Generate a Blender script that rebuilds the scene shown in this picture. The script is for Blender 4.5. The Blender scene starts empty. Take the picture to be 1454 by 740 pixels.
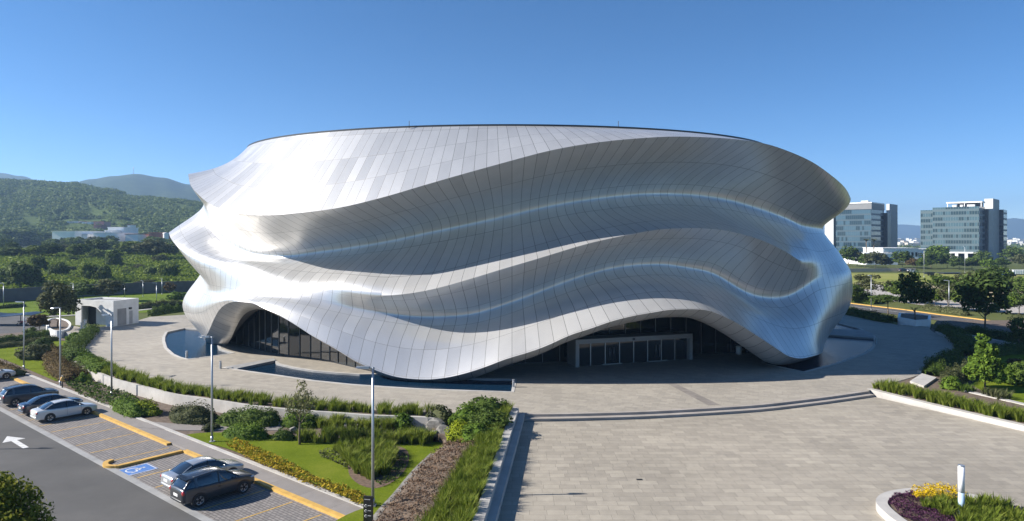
import bpy, math, random
import numpy as np
from mathutils import Vector, Matrix

SC = bpy.context.scene
COL = SC.collection
RND = random.Random(7)
F = 960.0; CXP = 727.0; HZ = 340.0; H = 15.0      # focal length in photo pixels, principal column, horizon row, eye height

def at(px, py, z=0.0):
    """ground point of height z seen at photo pixel px, py"""
    Y = F * (H - z) / (py - HZ)
    return Vector(((px - CXP) / F * Y, Y, z))
def at_depth(px, py, Y):
    return Vector(((px - CXP) / F * Y, Y, H + (HZ - py) / F * Y))

# ---------------------------------------------------------------- objects
def link(o, parent=None):
    COL.objects.link(o)
    if parent is not None: o.parent = parent
    return o
def tag(o, label=None, cat=None, group=None, kind=None):
    if label: o['label'] = label
    if cat: o['category'] = cat
    if group: o['group'] = group
    if kind: o['kind'] = kind
    return o
def empty(name, loc=(0, 0, 0), rz=0.0, label=None, cat=None, group=None):
    o = bpy.data.objects.new(name, None); o.empty_display_size = 0.3
    link(o); o.location = loc; o.rotation_euler = (0, 0, rz)
    return tag(o, label, cat, group)
def copy_tree(o, parent=None):
    c = o.copy(); link(c, parent)
    for ch in list(o.children): copy_tree(ch, c)
    return c
def relabel(o, loc=None, rz=None, label=None, sc=None):
    if loc is not None: o.location = loc
    if rz is not None: o.rotation_euler = (0, 0, rz)
    if label: o['label'] = label
    if sc is not None: o.scale = (sc, sc, sc) if not hasattr(sc, '__len__') else sc
    return o

class MB:
    """collects faces (with per-face material slot, smooth flag) and builds ONE mesh object"""
    def __init__(s): s.v = []; s.f = []; s.m = []; s.s = []; s.uv = None
    def add(s, vs, fs, mat=0, smooth=False):
        b = len(s.v); s.v.extend([tuple(p) for p in vs])
        for f in fs:
            s.f.append(tuple(b + i for i in f)); s.m.append(mat); s.s.append(smooth)
        return s
    def box(s, x0, x1, y0, y1, z0, z1, mat=0, M=None):
        vs = [(x0,y0,z0),(x1,y0,z0),(x1,y1,z0),(x0,y1,z0),(x0,y0,z1),(x1,y0,z1),(x1,y1,z1),(x0,y1,z1)]
        if M is not None: vs = [M @ Vector(p) for p in vs]
        return s.add(vs, [(0,3,2,1),(4,5,6,7),(0,1,5,4),(1,2,6,5),(2,3,7,6),(3,0,4,7)], mat)
    def bar(s, a, b, w, h, mat=0, up=(0,0,1)):
        """box section w x h from a to b"""
        a = Vector(a); b = Vector(b); d = (b - a).normalized(); upv = Vector(up)
        if abs(d.dot(upv)) > 0.98: upv = Vector((1,0,0))
        x = d.cross(upv).normalized(); y = x.cross(d).normalized()
        vs = []
        for p in (a, b):
            for sx, sy in ((-1,-1),(1,-1),(1,1),(-1,1)): vs.append(p + x*sx*w/2 + y*sy*h/2)
        return s.add(vs, [(3,2,1,0),(4,5,6,7),(0,1,5,4),(1,2,6,5),(2,3,7,6),(3,0,4,7)], mat)
    def tube(s, pts, rad, n=8, mat=0, smooth=True, cap=True):
        pts = [Vector(p) for p in pts]
        if not hasattr(rad, '__len__'): rad = [rad] * len(pts)
        vs = []; fs = []; prev = None
        for i, p in enumerate(pts):
            d = (pts[min(i+1, len(pts)-1)] - pts[max(i-1, 0)]).normalized()
            ref = Vector((0,0,1)) if abs(d.z) < 0.9 else Vector((1,0,0))
            x = d.cross(ref).normalized(); y = x.cross(d).normalized()
            for k in range(n):
                t = 2*math.pi*k/n; vs.append(p + (x*math.cos(t) + y*math.sin(t))*rad[i])
        for i in range(len(pts)-1):
            for k in range(n):
                fs.append((i*n+k, i*n+(k+1)%n, (i+1)*n+(k+1)%n, (i+1)*n+k))
        s.add(vs, fs, mat, smooth)
        if cap:
            b = len(s.v) - len(vs)
            s.f.append(tuple(b+k for k in range(n))[::-1]); s.m.append(mat); s.s.append(False)
            s.f.append(tuple(b+(len(pts)-1)*n+k for k in range(n))); s.m.append(mat); s.s.append(False)
        return s
    def lathe(s, prof, n=20, c=(0,0,0), mat=0, smooth=True):
        vs = []; fs = []; m = len(prof)
        for k in range(n):
            t = 2*math.pi*k/n
            for r, z in prof: vs.append((c[0]+r*math.cos(t), c[1]+r*math.sin(t), c[2]+z))
        for k in range(n):
            for i in range(m-1):
                fs.append((k*m+i, ((k+1)%n)*m+i, ((k+1)%n)*m+i+1, k*m+i+1))
        return s.add(vs, fs, mat, smooth)
    def prism(s, poly, z0, z1, mat=0, side=None):
        """closed polygon (x, y) extruded between two heights (numbers or per-vertex lists)"""
        n = len(poly)
        if area(poly) < 0: poly = poly[::-1]
        vs = [(p[0], p[1], z0) for p in poly] + [(p[0], p[1], z1) for p in poly]
        s.add(vs, [tuple(range(n, 2*n))], mat)
        b = len(s.v) - 2*n
        for i in range(n):
            j = (i+1) % n
            s.f.append((b+i, b+j, b+n+j, b+n+i)); s.m.append(mat if side is None else side); s.s.append(False)
        return s
    def build(s, name, mats, parent=None, sharp=None):
        me = bpy.data.meshes.new(name)
        me.from_pydata(s.v, [], s.f); 
        mats = mats if isinstance(mats, (list, tuple)) else [mats]
        for m in mats: me.materials.append(m)
        me.polygons.foreach_set('material_index', s.m)
        me.polygons.foreach_set('use_smooth', s.s)
        me.update()
        if sharp is not None: me.set_sharp_from_angle(angle=math.radians(sharp))
        return link(bpy.data.objects.new(name, me), parent)

def area(poly):
    return 0.5 * sum(poly[i][0]*poly[(i+1)%len(poly)][1] - poly[(i+1)%len(poly)][0]*poly[i][1] for i in range(len(poly)))
def np_mesh(name, V, Fq, mat, smooth=False, nper=4):
    """fast mesh from numpy arrays: V (n,3), Fq (m,nper)"""
    me = bpy.data.meshes.new(name)
    me.vertices.add(len(V)); me.vertices.foreach_set('co', np.asarray(V, dtype=np.float32).ravel())
    m = len(Fq); me.loops.add(m*nper); me.loops.foreach_set('vertex_index', np.asarray(Fq, dtype=np.int32).ravel())
    me.polygons.add(m); me.polygons.foreach_set('loop_start', np.arange(0, m*nper, nper, dtype=np.int32))
    if smooth: me.polygons.foreach_set('use_smooth', np.ones(m, dtype=bool))
    for q in (mat if isinstance(mat, (list, tuple)) else [mat]): me.materials.append(q)
    me.update(calc_edges=True)
    return me
def obj(name, me, parent=None): return link(bpy.data.objects.new(name, me), parent)

def catmull(pts, n=8, closed=False):
    pts = [Vector(p) for p in pts]; out = []; m = len(pts)
    for i in range(m if closed else m-1):
        if closed: a, b, c, d = pts[(i-1)%m], pts[i], pts[(i+1)%m], pts[(i+2)%m]
        else: a, b, c, d = pts[max(i-1,0)], pts[i], pts[i+1], pts[min(i+2,m-1)]
        for k in range(n):
            t = k/n
            out.append(0.5*((2*b) + (c-a)*t + (2*a-5*b+4*c-d)*t*t + (3*b-a-3*c+d)*t**3))
    if not closed: out.append(pts[-1])
    return out

# ---------------------------------------------------------------- materials
class NT:
    def __init__(s, name):
        s.mat = bpy.data.materials.new(name); s.mat.use_nodes = True
        s.t = s.mat.node_tree; s.n = s.t.nodes; s.b = s.n['Principled BSDF']
    def node(s, typ, **kw):
        nd = s.n.new(typ)
        for k, v in kw.items():
            if k == 'inp':
                for kk, vv in v.items():
                    if isinstance(vv, bpy.types.NodeSocket): s.t.links.new(vv, nd.inputs[kk])
                    else: nd.inputs[kk].default_value = vv
            else: setattr(nd, k, v)
        return nd
    def link(s, a, b): s.t.links.new(a, b)
    def math(s, op, a, b=None, c=None, clamp=False):
        nd = s.n.new('ShaderNodeMath'); nd.operation = op; nd.use_clamp = clamp
        for i, x in enumerate((a, b, c)):
            if x is None: continue
            if isinstance(x, bpy.types.NodeSocket): s.t.links.new(x, nd.inputs[i])
            else: nd.inputs[i].default_value = x
        return nd.outputs[0]
    def mix(s, f, a, b, typ='RGBA', blend='MIX'):
        nd = s.n.new('ShaderNodeMix'); nd.data_type = 'RGBA'; nd.blend_type = blend
        for sock, x in ((nd.inputs[0], f), (nd.inputs[6], a), (nd.inputs[7], b)):
            if isinstance(x, bpy.types.NodeSocket): s.t.links.new(x, sock)
            else: sock.default_value = x if not isinstance(x, tuple) or len(x) == 4 else (*x, 1)
        return nd.outputs[2]
    def coords(s, kind='Object', scale=None, rot=None):
        tc = s.n.new('ShaderNodeTexCoord').outputs[kind]
        if scale is None and rot is None: return tc
        mp = s.n.new('ShaderNodeMapping'); s.t.links.new(tc, mp.inputs[0])
        if scale is not None: mp.inputs['Scale'].default_value = scale
        if rot is not None: mp.inputs['Rotation'].default_value = rot
        return mp.outputs[0]
    def noise(s, scale, vec=None, detail=4, rough=0.55, dist=0.0):
        nd = s.n.new('ShaderNodeTexNoise'); nd.inputs['Scale'].default_value = scale
        nd.inputs['Detail'].default_value = detail; nd.inputs['Roughness'].default_value = rough
        nd.inputs['Distortion'].default_value = dist
        if vec is not None: s.t.links.new(vec, nd.inputs['Vector'])
        return nd.outputs['Fac']
    def ramp(s, f, stops):
        nd = s.n.new('ShaderNodeValToRGB'); el = nd.color_ramp.elements
        while len(el) < len(stops): el.new(0.5)
        for e, (p, c) in zip(el, stops):
            e.position = p; e.color = c if len(c) == 4 else (*c, 1)
        s.t.links.new(f, nd.inputs[0]); return nd.outputs[0]
    def maprange(s, f, a, b, c, d):
        nd = s.n.new('ShaderNodeMapRange'); s.t.links.new(f, nd.inputs[0])
        for i, x in enumerate((a, b, c, d)): nd.inputs[i+1].default_value = x
        return nd.outputs[0]
    def bump(s, h, strength=0.3, dist=0.02):
        nd = s.n.new('ShaderNodeBump'); nd.inputs['Strength'].default_value = strength
        nd.inputs['Distance'].default_value = dist
        s.t.links.new(h, nd.inputs['Height']); s.t.links.new(nd.outputs[0], s.b.inputs['Normal'])
    def set(s, **kw):
        names = dict(color='Base Color', rough='Roughness', metal='Metallic', spec='Specular IOR Level', coat='Coat Weight', coat_rough='Coat Roughness',
                     trans='Transmission Weight', sub='Subsurface Weight', emit='Emission Color', estr='Emission Strength', alpha='Alpha', ior='IOR', sheen='Sheen Weight')
        for k, v in kw.items():
            sk = s.b.inputs[names[k]]
            if isinstance(v, bpy.types.NodeSocket): s.t.links.new(v, sk)
            else: sk.default_value = v if not isinstance(v, tuple) or len(v) == 4 else (*v, 1)
        return s.mat
def plain(name, color, rough=0.6, metal=0.0, vary=0.12, scale=1.5, **kw):
    m = NT(name); f = m.noise(scale, m.coords('Object'), 5)
    lo = tuple(c*(1-vary) for c in color); hi = tuple(min(1, c*(1+vary)) for c in color)
    m.set(color=m.ramp(f, [(0.3, lo), (0.7, hi)]), rough=rough, metal=metal, **kw)
    return m.mat
# ================================================================ the big silver hall
EL_A, EL_B, EL_CY = 47.2, 32.0, 99.0
NTH = 1080
TH = np.radians(np.linspace(0, 360, NTH, endpoint=False))

def pchip_periodic(xs, ys, x, period=360.0):
    o = np.argsort(xs); xs = np.array(xs, float)[o]; ys = np.array(ys, float)[o]
    X = np.concatenate([xs[-3:]-period, xs, xs[:3]+period]); Yv = np.concatenate([ys[-3:], ys, ys[:3]])
    h = np.diff(X); dl = np.diff(Yv)/h; d = np.zeros_like(Yv)
    for i in range(1, len(X)-1):
        if dl[i-1]*dl[i] > 0:
            w1 = 2*h[i]+h[i-1]; w2 = h[i]+2*h[i-1]; d[i] = (w1+w2)/(w1/dl[i-1]+w2/dl[i])
    x = (np.asarray(x) - X[3]) % period + X[3]
    k = np.clip(np.searchsorted(X, x, side='right')-1, 0, len(X)-2)
    t = (x-X[k])/h[k]; hk = h[k]
    return ((1+2*t)*(1-t)**2*Yv[k] + t*(1-t)**2*hk*d[k] + t*t*(3-2*t)*Yv[k+1] + t*t*(t-1)*hk*d[k+1])
def smooth_periodic(y, n):
    k = np.hanning(2*n+1); k /= k.sum()
    return np.convolve(np.concatenate([y[-n:], y, y[:n]]), k, mode='valid')

class Ring:
    """a closed line round the hall: offset d from the base ellipse and height z, both functions of the angle"""
    def __init__(s, dctl, trace, back, ell=None, sm=10):
        a, b, cx, cy = ell or (EL_A, EL_B, 0.0, EL_CY)
        deg = np.degrees(TH)
        s.d = smooth_periodic(pchip_periodic([p[0] % 360 for p in dctl], [p[1] for p in dctl], deg), 20)
        s.x = cx + (a+s.d)*np.cos(TH); s.y = cy + (b+s.d)*np.sin(TH)
        px = CXP + F*s.x/s.y
        fr = np.where((deg > 170) & (deg < 370))[0]
        l = fr[np.argmin(px[fr])]
        idx = np.arange(l, l+NTH) % NTH
        half = idx[:int(NTH*0.5)]
        r = int(np.argmax(px[half])); half = half[:r+1]          # from the one outline to the other
        pxs = np.maximum.accumulate(px[half])
        zs = []; ths = []
        degh = np.unwrap(TH[half]); degh = np.degrees(degh)
        for (qx, qy) in trace:
            i = int(np.clip(np.searchsorted(pxs, qx), 0, len(half)-1))
            Y = s.y[half[i]]
            ths.append(degh[i] % 360); zs.append(H + (HZ-qy)/F*Y)
        s.span = (degh[0], degh[-1])
        # keep one control per angle
        seen = {}
        for t, z in zip(ths, zs): seen[round(t, 1)] = z
        for t, z in back: seen[t] = z
        s.z = smooth_periodic(pchip_periodic(list(seen.keys()), list(seen.values()), deg), sm)
    def pos(s): return np.stack([s.x, s.y, s.z], 1)

LIP = Ring([(150,-1.4),(190,-2.2),(199,-2.1),(207,-1.5),(215,-0.6),(226,0.2),(250,-0.7),(270,-0.9),(300,-0.8),(325,-0.1),(341,-0.2),(370,-1),(90,-1)],
  [(263,247),(270,262),(283,278),(300,292),(320,299),(350,305),(380,306),(430,302),(470,297),(540,281),(600,263),(660,246),(720,229),(780,214),
   (840,203),(900,197),(960,194),(1020,196),(1070,201),(1090,205),(1120,215),(1150,229),(1180,249),(1200,267),(1208,282)], [(130,25),(90,25),(45,24)])
VAL = Ring([(150,-4),(199,-3.9),(207,-4.2),(216,-4.8),(228,-6.0),(242,-8.2),(262,-10.4),(300,-10.4),(315,-7.0),(325,-4.5),(341,-3.6),(370,-3.6),(90,-4)],
  [(286,290),(300,320),(320,345),(360,364),(402,367),(450,360),(540,344),(621,325),(702,309),(783,292),(864,281),(930,276),(968,276),(1022,281),
   (1076,295),(1117,310),(1140,321),(1169,325)], [(130,19),(90,18),(45,17)])
MID = Ring([(150,0.3),(199,0.3),(209,-0.5),(216,-1.6),(223,-2.6),(235,-2.9),(245,-2.4),(253,-1.6),(262,-0.8),(285,-0.5),(300,-0.8),(308,-1.0),(315,-1.4),(322,-1.9),(330,-1.8),(341,-1.5),(370,-1),(90,0)],
  [(240,330),(242,338),(251,350),(269,363),(288,369),(305,371),(328,374),(400,394),(480,411),(540,420),(570,418),(611,411),(656,399),(703,385),
   (763,367),(801,355),(825,348),(855,341),(898,332),(941,325),(976,324),(1011,325),(1049,332),(1076,340),(1098,349),(1117,359),(1139,372),(1165,372),(1198,361)],
  [(130,15),(90,14),(45,13)])
LOW = Ring([(150,-3.4),(199,-3.6),(207,-3.5),(213,-2.7),(220,-1.9),(235,-1.3),(245,-2.1),(254,-3.1),(262,-4.4),(270,-5.6),(285,-6.2),(298,-6.2),(306,-5.4),(313,-4.1),(320,-2.5),(328,-1.1),(336,-0.4),(343,-0.2),(370,-0.2),(90,-2)],
  [(285,385),(292,402),(303,414),(316,417),(400,423),(500,438),(560,446),(608,450),(659,449),(700,440),(733,429),(778,411),(822,396),(855,386),
   (897,379),(935,377),(980,382),(1006,386),(1029,398),(1051,414),(1071,423),(1094,426),(1116,423),(1135,412),(1160,394),(1208,385)], [(130,11),(90,11),(45,11)])
EDGE = Ring([(150,-4),(199,-4.1),(214,-2.6),(232,-0.4),(255,0.7),(285,2.4),(303,2.5),(317,0.3),(330,-2.6),(341,-4.6),(370,-5),(90,-3)],
  [(287,489),(291,482),(295,473),(303,454),(311,440.5),(323,431),(338,428),(354,430),(376,439),(392,446),(414,458),(441,476),(473,495),(503,513),(533,527),(560,535),
   (580,538),(600,539),(629,537),(659,530),(689,521),(718,510),(748,500),(778,489),(807,477),(837,466),(867,456),(900,448),(924,444),(956,439.5),(980,439),(999,440),
   (1022,448),(1051,463),(1077,479),(1100,495),(1120,506),(1139,509),(1152,506)], [(188,0.4),(150,1),(110,6),(70,6),(35,1),(350,0.5)], sm=5)
RIM_C = (0.0, EL_CY)
RIM = Ring([(90,0),(270,0)], [], [(0,27.3),(90,27.3),(180,27.3),(270,27.3)], ell=(36.9,25.7,-0.6,99.0))

def lerp(a, b, t): return a + (b-a)*t
WAIST = Ring.__new__(Ring)                        # the swelling between the low fold and the bottom edge
sw = np.exp(-((np.degrees(TH)-197)/15.0)**2); se = np.exp(-((np.degrees(TH)-346)/20.0)**2)
bk = ((np.degrees(TH) < 180)).astype(float); bk = smooth_periodic(bk, 20)
ends = np.clip(sw+se+bk, 0, 1)
WAIST.d = lerp(lerp(LOW.d, EDGE.d, 0.5)+0.35, np.where(np.degrees(TH) < 270, -1.15, 0.0), ends)
WAIST.z = lerp(lerp(LOW.z, EDGE.z, 0.48), np.where(np.degrees(TH) < 270, 6.4, 7.3), ends*0.8)
WAIST.d = smooth_periodic(WAIST.d, 36); WAIST.z = smooth_periodic(WAIST.z, 30)
WAIST.x = (EL_A+WAIST.d)*np.cos(TH); WAIST.y = EL_CY + (EL_B+WAIST.d)*np.sin(TH)

deg = np.degrees(TH)
def window(a0, a1, soft):
    return np.clip((deg-a0)/soft+0.5, 0, 1)*np.clip((a1-deg)/soft+0.5, 0, 1)
c_mid = np.clip(window(-60, 209, 10) + np.clip((deg-251)/16+0.5, 0, 1)*np.clip((318-deg)/9+0.5, 0, 1), 0, 1)
ones = np.ones(NTH)
RINGS = [(LIP, ones, 1.0), (VAL, 0*ones, 0.55), (MID, c_mid, 1.0), (LOW, 0*ones, 0.6), (WAIST, 0*ones, 1.0), (EDGE, ones, 1.0)]
SEG = [16, 16, 14, 12, 14]
P = [r[0].pos() for r in RINGS]
# Hermite tangents on both sides of every ring
Tin, Tout = [], []
for i, (rg, c, w) in enumerate(RINGS):
    prv = P[i-1] if i > 0 else None; nxt = P[i+1] if i < len(P)-1 else None
    if prv is None: Tin.append(None); Tout.append(nxt-P[i]); continue
    if nxt is None: Tin.append(P[i]-prv); Tout.append(None); continue
    l0 = np.linalg.norm(P[i]-prv, axis=1)[:, None]; l1 = np.linalg.norm(nxt-P[i], axis=1)[:, None]
    dirn = (P[i]-prv)/l0*l1 + (nxt-P[i])/l1*l0
    dirn /= np.linalg.norm(dirn, axis=1)[:, None]
    c = c[:, None]
    Tin.append(lerp(dirn*l0*w, P[i]-prv, c)); Tout.append(lerp(dirn*l1*w, nxt-P[i], c))
# towards the right end the lip rolls over instead of ending in an edge
roll = (window(322, 420, 26)+window(-60, 40, 26)).clip(0, 1)[:, None]
l0 = np.linalg.norm(P[1]-P[0], axis=1)[:, None]
Tout[0] = lerp(Tout[0], (np.array([0, 0, -1.0])*0.85 + np.stack([np.cos(TH), np.sin(TH), 0*TH], 1)*0.12)*l0*1.3, roll*0.75)
rows = []; vrow = []; creases = {}
VSTEP = [2.5, 2.0, 2.0, 1.3, 1.25]
vacc = 0.0
for i in range(len(P)-1):
    n = SEG[i]
    for k in range(n + (1 if i == len(P)-2 else 0)):
        t = k/n
        rows.append((2*t**3-3*t*t+1)*P[i] + (t**3-2*t*t+t)*Tout[i] + (-2*t**3+3*t*t)*P[i+1] + (t**3-t*t)*Tin[i+1])
        vrow.append(vacc + VSTEP[i]*t)
        if k == 0: creases[len(rows)-1] = RINGS[i][1]
    vacc += VSTEP[i]
ROWS_WALL = np.array(rows)
# upper band: rim to lip, slightly convex
upper = []; vup = []; deg_ = np.degrees(TH)
Pr = RIM.pos(); nup = 18
for k in range(nup+1):
    t = k/nup; p = lerp(Pr, P[0], t); bul = (math.sin(math.pi*t)*(0.15 - 1.3*np.exp(-((deg_-195)/30.0)**2)))[:, None]
    out = np.stack([np.cos(TH), np.sin(TH), 0.9*ones], 1)
    p = p + out*bul*0.6
    upper.append(p); vup.append(-3.2*(1-t))
ROWS_UP = np.array(upper)
# under side of the bottom edge
inn = []; ni = 6
nrm = np.stack([np.cos(TH)/1.0, np.sin(TH)/1.0, 0*ones], 1)
for k in range(ni+1):
    t = k/ni
    inn.append(P[-1] - nrm*(2.6*t)[..., None] if False else P[-1] - nrm*2.6*t - np.array([0, 0, 1.0])*(1.05*math.sin(t*math.pi/2)))
ROWS_IN = np.array(inn)

def loft(name, rows, vs, mat, parent, crease_rows=None, sub=228.0):
    nr = len(rows)
    V = rows.reshape(-1, 3)
    i = np.arange(nr-1)[:, None]; j = np.arange(NTH)[None, :]; j2 = (j+1) % NTH
    Fq = np.stack([i*NTH+j, (i+1)*NTH+j, (i+1)*NTH+j2, i*NTH+j2], -1).reshape(-1, 4)
    me = np_mesh(name, V, Fq, mat, True)
    uvl = me.uv_layers.new(name='panels')
    u0 = np.broadcast_to(j/NTH*sub, (nr-1, NTH)); u1 = np.broadcast_to((j+1)/NTH*sub, (nr-1, NTH))
    va = np.broadcast_to(np.array(vs)[:-1, None], (nr-1, NTH)); vb = np.broadcast_to(np.array(vs)[1:, None], (nr-1, NTH))
    UV = np.stack([np.stack([u0, va], -1), np.stack([u0, vb], -1), np.stack([u1, vb], -1), np.stack([u1, va], -1)], 2).reshape(-1)
    uvl.data.foreach_set('uv', UV.astype(np.float32))
    if crease_rows:
        att = me.attributes.new('sharp_edge', 'BOOLEAN', 'EDGE')
        ev = np.zeros(len(me.edges)*2, dtype=np.int32); me.edges.foreach_get('vertices', ev); ev = ev.reshape(-1, 2)
        sh = np.zeros(len(ev), dtype=bool)
        for r, c in crease_rows.items():
            m = (ev[:, 0]//NTH == r) & (ev[:, 1]//NTH == r)
            sh |= m & (c[ev[:, 0] % NTH] > 0.6)
        att.data.foreach_set('value', sh)
    return obj(name, me, parent)

def panel_material(name, color, rough, metal):
    m = NT(name)
    uv = m.node('ShaderNodeUVMap', uv_map='panels').outputs[0]
    sx = m.node('ShaderNodeSeparateXYZ', inp={0: uv})
    u, v = sx.outputs[0], sx.outputs[1]
    col_id = m.math('FLOOR', u)
    # staggered joints: shift rows by a per-strip offset kept small
    row_id = m.math('FLOOR', v)
    cmb = m.node('ShaderNodeCombineXYZ', inp={0: col_id, 1: row_id, 2: 3.0})
    wn = m.node('ShaderNodeTexWhiteNoise', noise_dimensions='3D', inp={'Vector': cmb.outputs[0]})
    val = wn.outputs['Value']
    fu = m.math('ABSOLUTE', m.math('SUBTRACT', m.math('FRACT', u), 0.5))
    fv = m.math('ABSOLUTE', m.math('SUBTRACT', m.math('FRACT', v), 0.5))
    lu = m.math('GREATER_THAN', fu, 0.5-0.019)
    lv = m.math('GREATER_THAN', fv, 0.5-0.007)
    seam = m.math('MAXIMUM', lu, m.math('MULTIPLY', lv, 0.75))
    streak = m.noise(1.0, m.coords('Object', (0.8, 0.8, 0.12)), 5)
    tone = m.math('ADD', m.math('MULTIPLY', m.math('SUBTRACT', val, 0.5), 0.11), m.math('MULTIPLY', m.math('SUBTRACT', streak, 0.5), 0.18))
    tone = m.math('ADD', tone, 1.0)
    base = m.node('ShaderNodeVectorMath', operation='SCALE', inp={0: color, 'Scale': tone}).outputs[0]
    dark = m.mix(m.math('MULTIPLY', seam, 0.85), base, tuple(c*0.16 for c in color))
    rg = m.math('ADD', m.math('MULTIPLY', m.math('SUBTRACT', val, 0.5), 0.04), rough)
    rg = m.math('ADD', rg, m.math('MULTIPLY', seam, 0.2))
    m.set(color=dark, rough=rg, metal=metal)
    return m.mat
M_PANEL = panel_material('aluminium_panels', (0.59, 0.583, 0.572), 0.30, 0.52)

HALL = empty('event_hall', (0, EL_CY, 0), 0, 'huge silver wave-shaped hall clad in aluminium strips with arched openings', 'building')
HALL_OFF = Vector((0, EL_CY, 0))
def hall_part(o):
    o.location = -HALL_OFF; return o
hall_part(loft('upper_cladding', ROWS_UP, vup, M_PANEL, HALL))
hall_part(loft('wall_cladding', ROWS_WALL, vrow, M_PANEL, HALL, creases))
hall_part(loft('arch_soffit', ROWS_IN, [0.15+0.55*k/ni for k in range(ni+1)], M_PANEL, HALL))
# ================================================================ shared materials
def paver_material(name, c1, c2, mortar, bw, bh, rot=0.0, msize=0.012, vary=0.5, off=0.5):
    m = NT(name)
    v = m.coords('Object', None, (0, 0, rot))
    br = m.node('ShaderNodeTexBrick', inp={'Vector': v, 'Color1': (*c1, 1), 'Color2': (*c2, 1), 'Mortar': (*mortar, 1), 'Scale': 1.0, 'Mortar Size': msize, 'Mortar Smooth': 0.3, 'Bias': 0.0, 'Brick Width': bw, 'Row Height': bh})
    br.offset = off; br.squash = 0.8; br.squash_frequency = 3
    big = m.noise(0.09, m.coords('Object'), 6, 0.6); sm = m.noise(1.7, m.coords('Object'), 8, 0.7)
    fx = m.math('ADD', m.math('MULTIPLY', m.math('SUBTRACT', big, 0.5), vary), m.math('MULTIPLY', m.math('SUBTRACT', sm, 0.5), vary*0.8))
    col = m.node('ShaderNodeVectorMath', operation='SCALE', inp={0: br.outputs['Color'], 'Scale': m.math('ADD', fx, 1.0)}).outputs[0]
    stain = m.ramp(m.noise(0.35, m.coords('Object'), 7, 0.65, 0.6), [(0.60, (1, 1, 1)), (0.78, (0.80, 0.80, 0.82))])
    col = m.mix(1.0, col, stain, blend='MULTIPLY')
    m.bump(br.outputs['Fac'], 0.25, -0.006)
    return m.set(color=col, rough=m.maprange(sm, 0.3, 0.7, 0.6, 0.85), spec=0.35)
LOT_ROT = math.atan2(-0.633, 0.774)
M_PLAZA = paver_material('plaza_pavers', (0.345, 0.311, 0.254), (0.278, 0.25, 0.206), (0.182, 0.163, 0.136), 1.15, 0.62, vary=0.7)
M_TERR = paver_material('terrace_pavers', (0.34, 0.309, 0.258), (0.276, 0.252, 0.213), (0.18, 0.165, 0.15), 1.0, 0.5, 0.35)
M_LOT = paver_material('lot_pavers', (0.25, 0.228, 0.212), (0.185, 0.172, 0.163), (0.10, 0.093, 0.088), 0.42, 0.2, -LOT_ROT, 0.03, 0.45)
M_WALK = paver_material('sidewalk_concrete', (0.235, 0.215, 0.2), (0.2, 0.185, 0.172), (0.12, 0.11, 0.1), 3.0, 1.6, -LOT_ROT, 0.012, 0.5)
def asphalt():
    m = NT('asphalt'); c = m.coords('Object')
    f = m.math('ADD', m.math('MULTIPLY', m.noise(0.18, c, 7, 0.65), 0.7), m.math('MULTIPLY', m.noise(30, c, 3), 0.3))
    m.bump(m.noise(60, c, 2), 0.25, 0.01)
    return m.set(color=m.ramp(f, [(0.32, (0.066, 0.065, 0.064)), (0.5, (0.088, 0.086, 0.083)), (0.68, (0.115, 0.111, 0.106))]), rough=0.85, spec=0.3)
M_ASPH = asphalt()
def lawn(name, a, b, c3, sc=1.0):
    m = NT(name); c = m.coords('Object')
    f = m.math('ADD', m.math('MULTIPLY', m.noise(0.22*sc, c, 6, 0.65), 0.6), m.math('MULTIPLY', m.noise(4.0*sc, c, 6, 0.75), 0.4))
    m.bump(m.noise(14*sc, c, 5, 0.8), 0.9, 0.08)
    return m.set(color=m.ramp(f, [(0.3, a), (0.5, b), (0.7, c3)]), rough=0.9, spec=0.04)
M_LAWN = lawn('mown_lawn', (0.082, 0.122, 0.008), (0.13, 0.172, 0.014), (0.20, 0.222, 0.03), 1.4)
M_MEADOW = lawn('meadow_grass', (0.055, 0.09, 0.012), (0.115, 0.165, 0.022), (0.18, 0.225, 0.035), 0.35)
M_DRY = lawn('dry_field', (0.13, 0.16, 0.032), (0.22, 0.235, 0.06), (0.33, 0.29, 0.13), 0.12)
M_LAND = lawn('far_land', (0.05, 0.07, 0.025), (0.10, 0.115, 0.04), (0.17, 0.155, 0.08), 0.02)
M_SOIL = plain('garden_soil', (0.115, 0.085, 0.062), 0.95, vary=0.4, scale=3)
M_CONC = plain('pale_concrete', (0.40, 0.385, 0.36), 0.75, vary=0.14, scale=0.9)
M_CONC2 = plain('grey_concrete', (0.27, 0.27, 0.265), 0.8, vary=0.2, scale=0.7)
M_WHITE = plain('white_paint', (0.72, 0.72, 0.71), 0.5, vary=0.05)
M_WALLW = plain('white_wall', (0.78, 0.79, 0.79), 0.8, vary=0.07, scale=0.2)
M_STEP = plain('step_stone', (0.31, 0.28, 0.25), 0.8, vary=0.15, scale=0.8)
M_YEL = plain('yellow_kerb_paint', (0.52, 0.315, 0.075), 0.65, vary=0.16, scale=2.2)
M_LINE = plain('worn_yellow_line', (0.50, 0.31, 0.07), 0.7, vary=0.3, scale=4)
M_ARROW = plain('worn_white_marking', (0.55, 0.55, 0.54), 0.7, vary=0.2, scale=3)
M_BLUEP = plain('blue_marking', (0.07, 0.17, 0.42), 0.65, vary=0.2, scale=3)
M_STEEL = plain('galvanised_pole', (0.42, 0.44, 0.46), 0.42, 0.7, vary=0.08)
M_DARKM = plain('dark_metal', (0.035, 0.037, 0.04), 0.45, 0.3)
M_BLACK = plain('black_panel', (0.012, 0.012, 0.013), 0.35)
M_RUBBER = plain('tyre_rubber', (0.02, 0.02, 0.02), 0.85)
M_RIM = plain('alloy_rim', (0.45, 0.46, 0.47), 0.3, 0.9, vary=0.03)
M_RED = plain('red_lens', (0.35, 0.012, 0.012), 0.15, coat=1.0)
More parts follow.
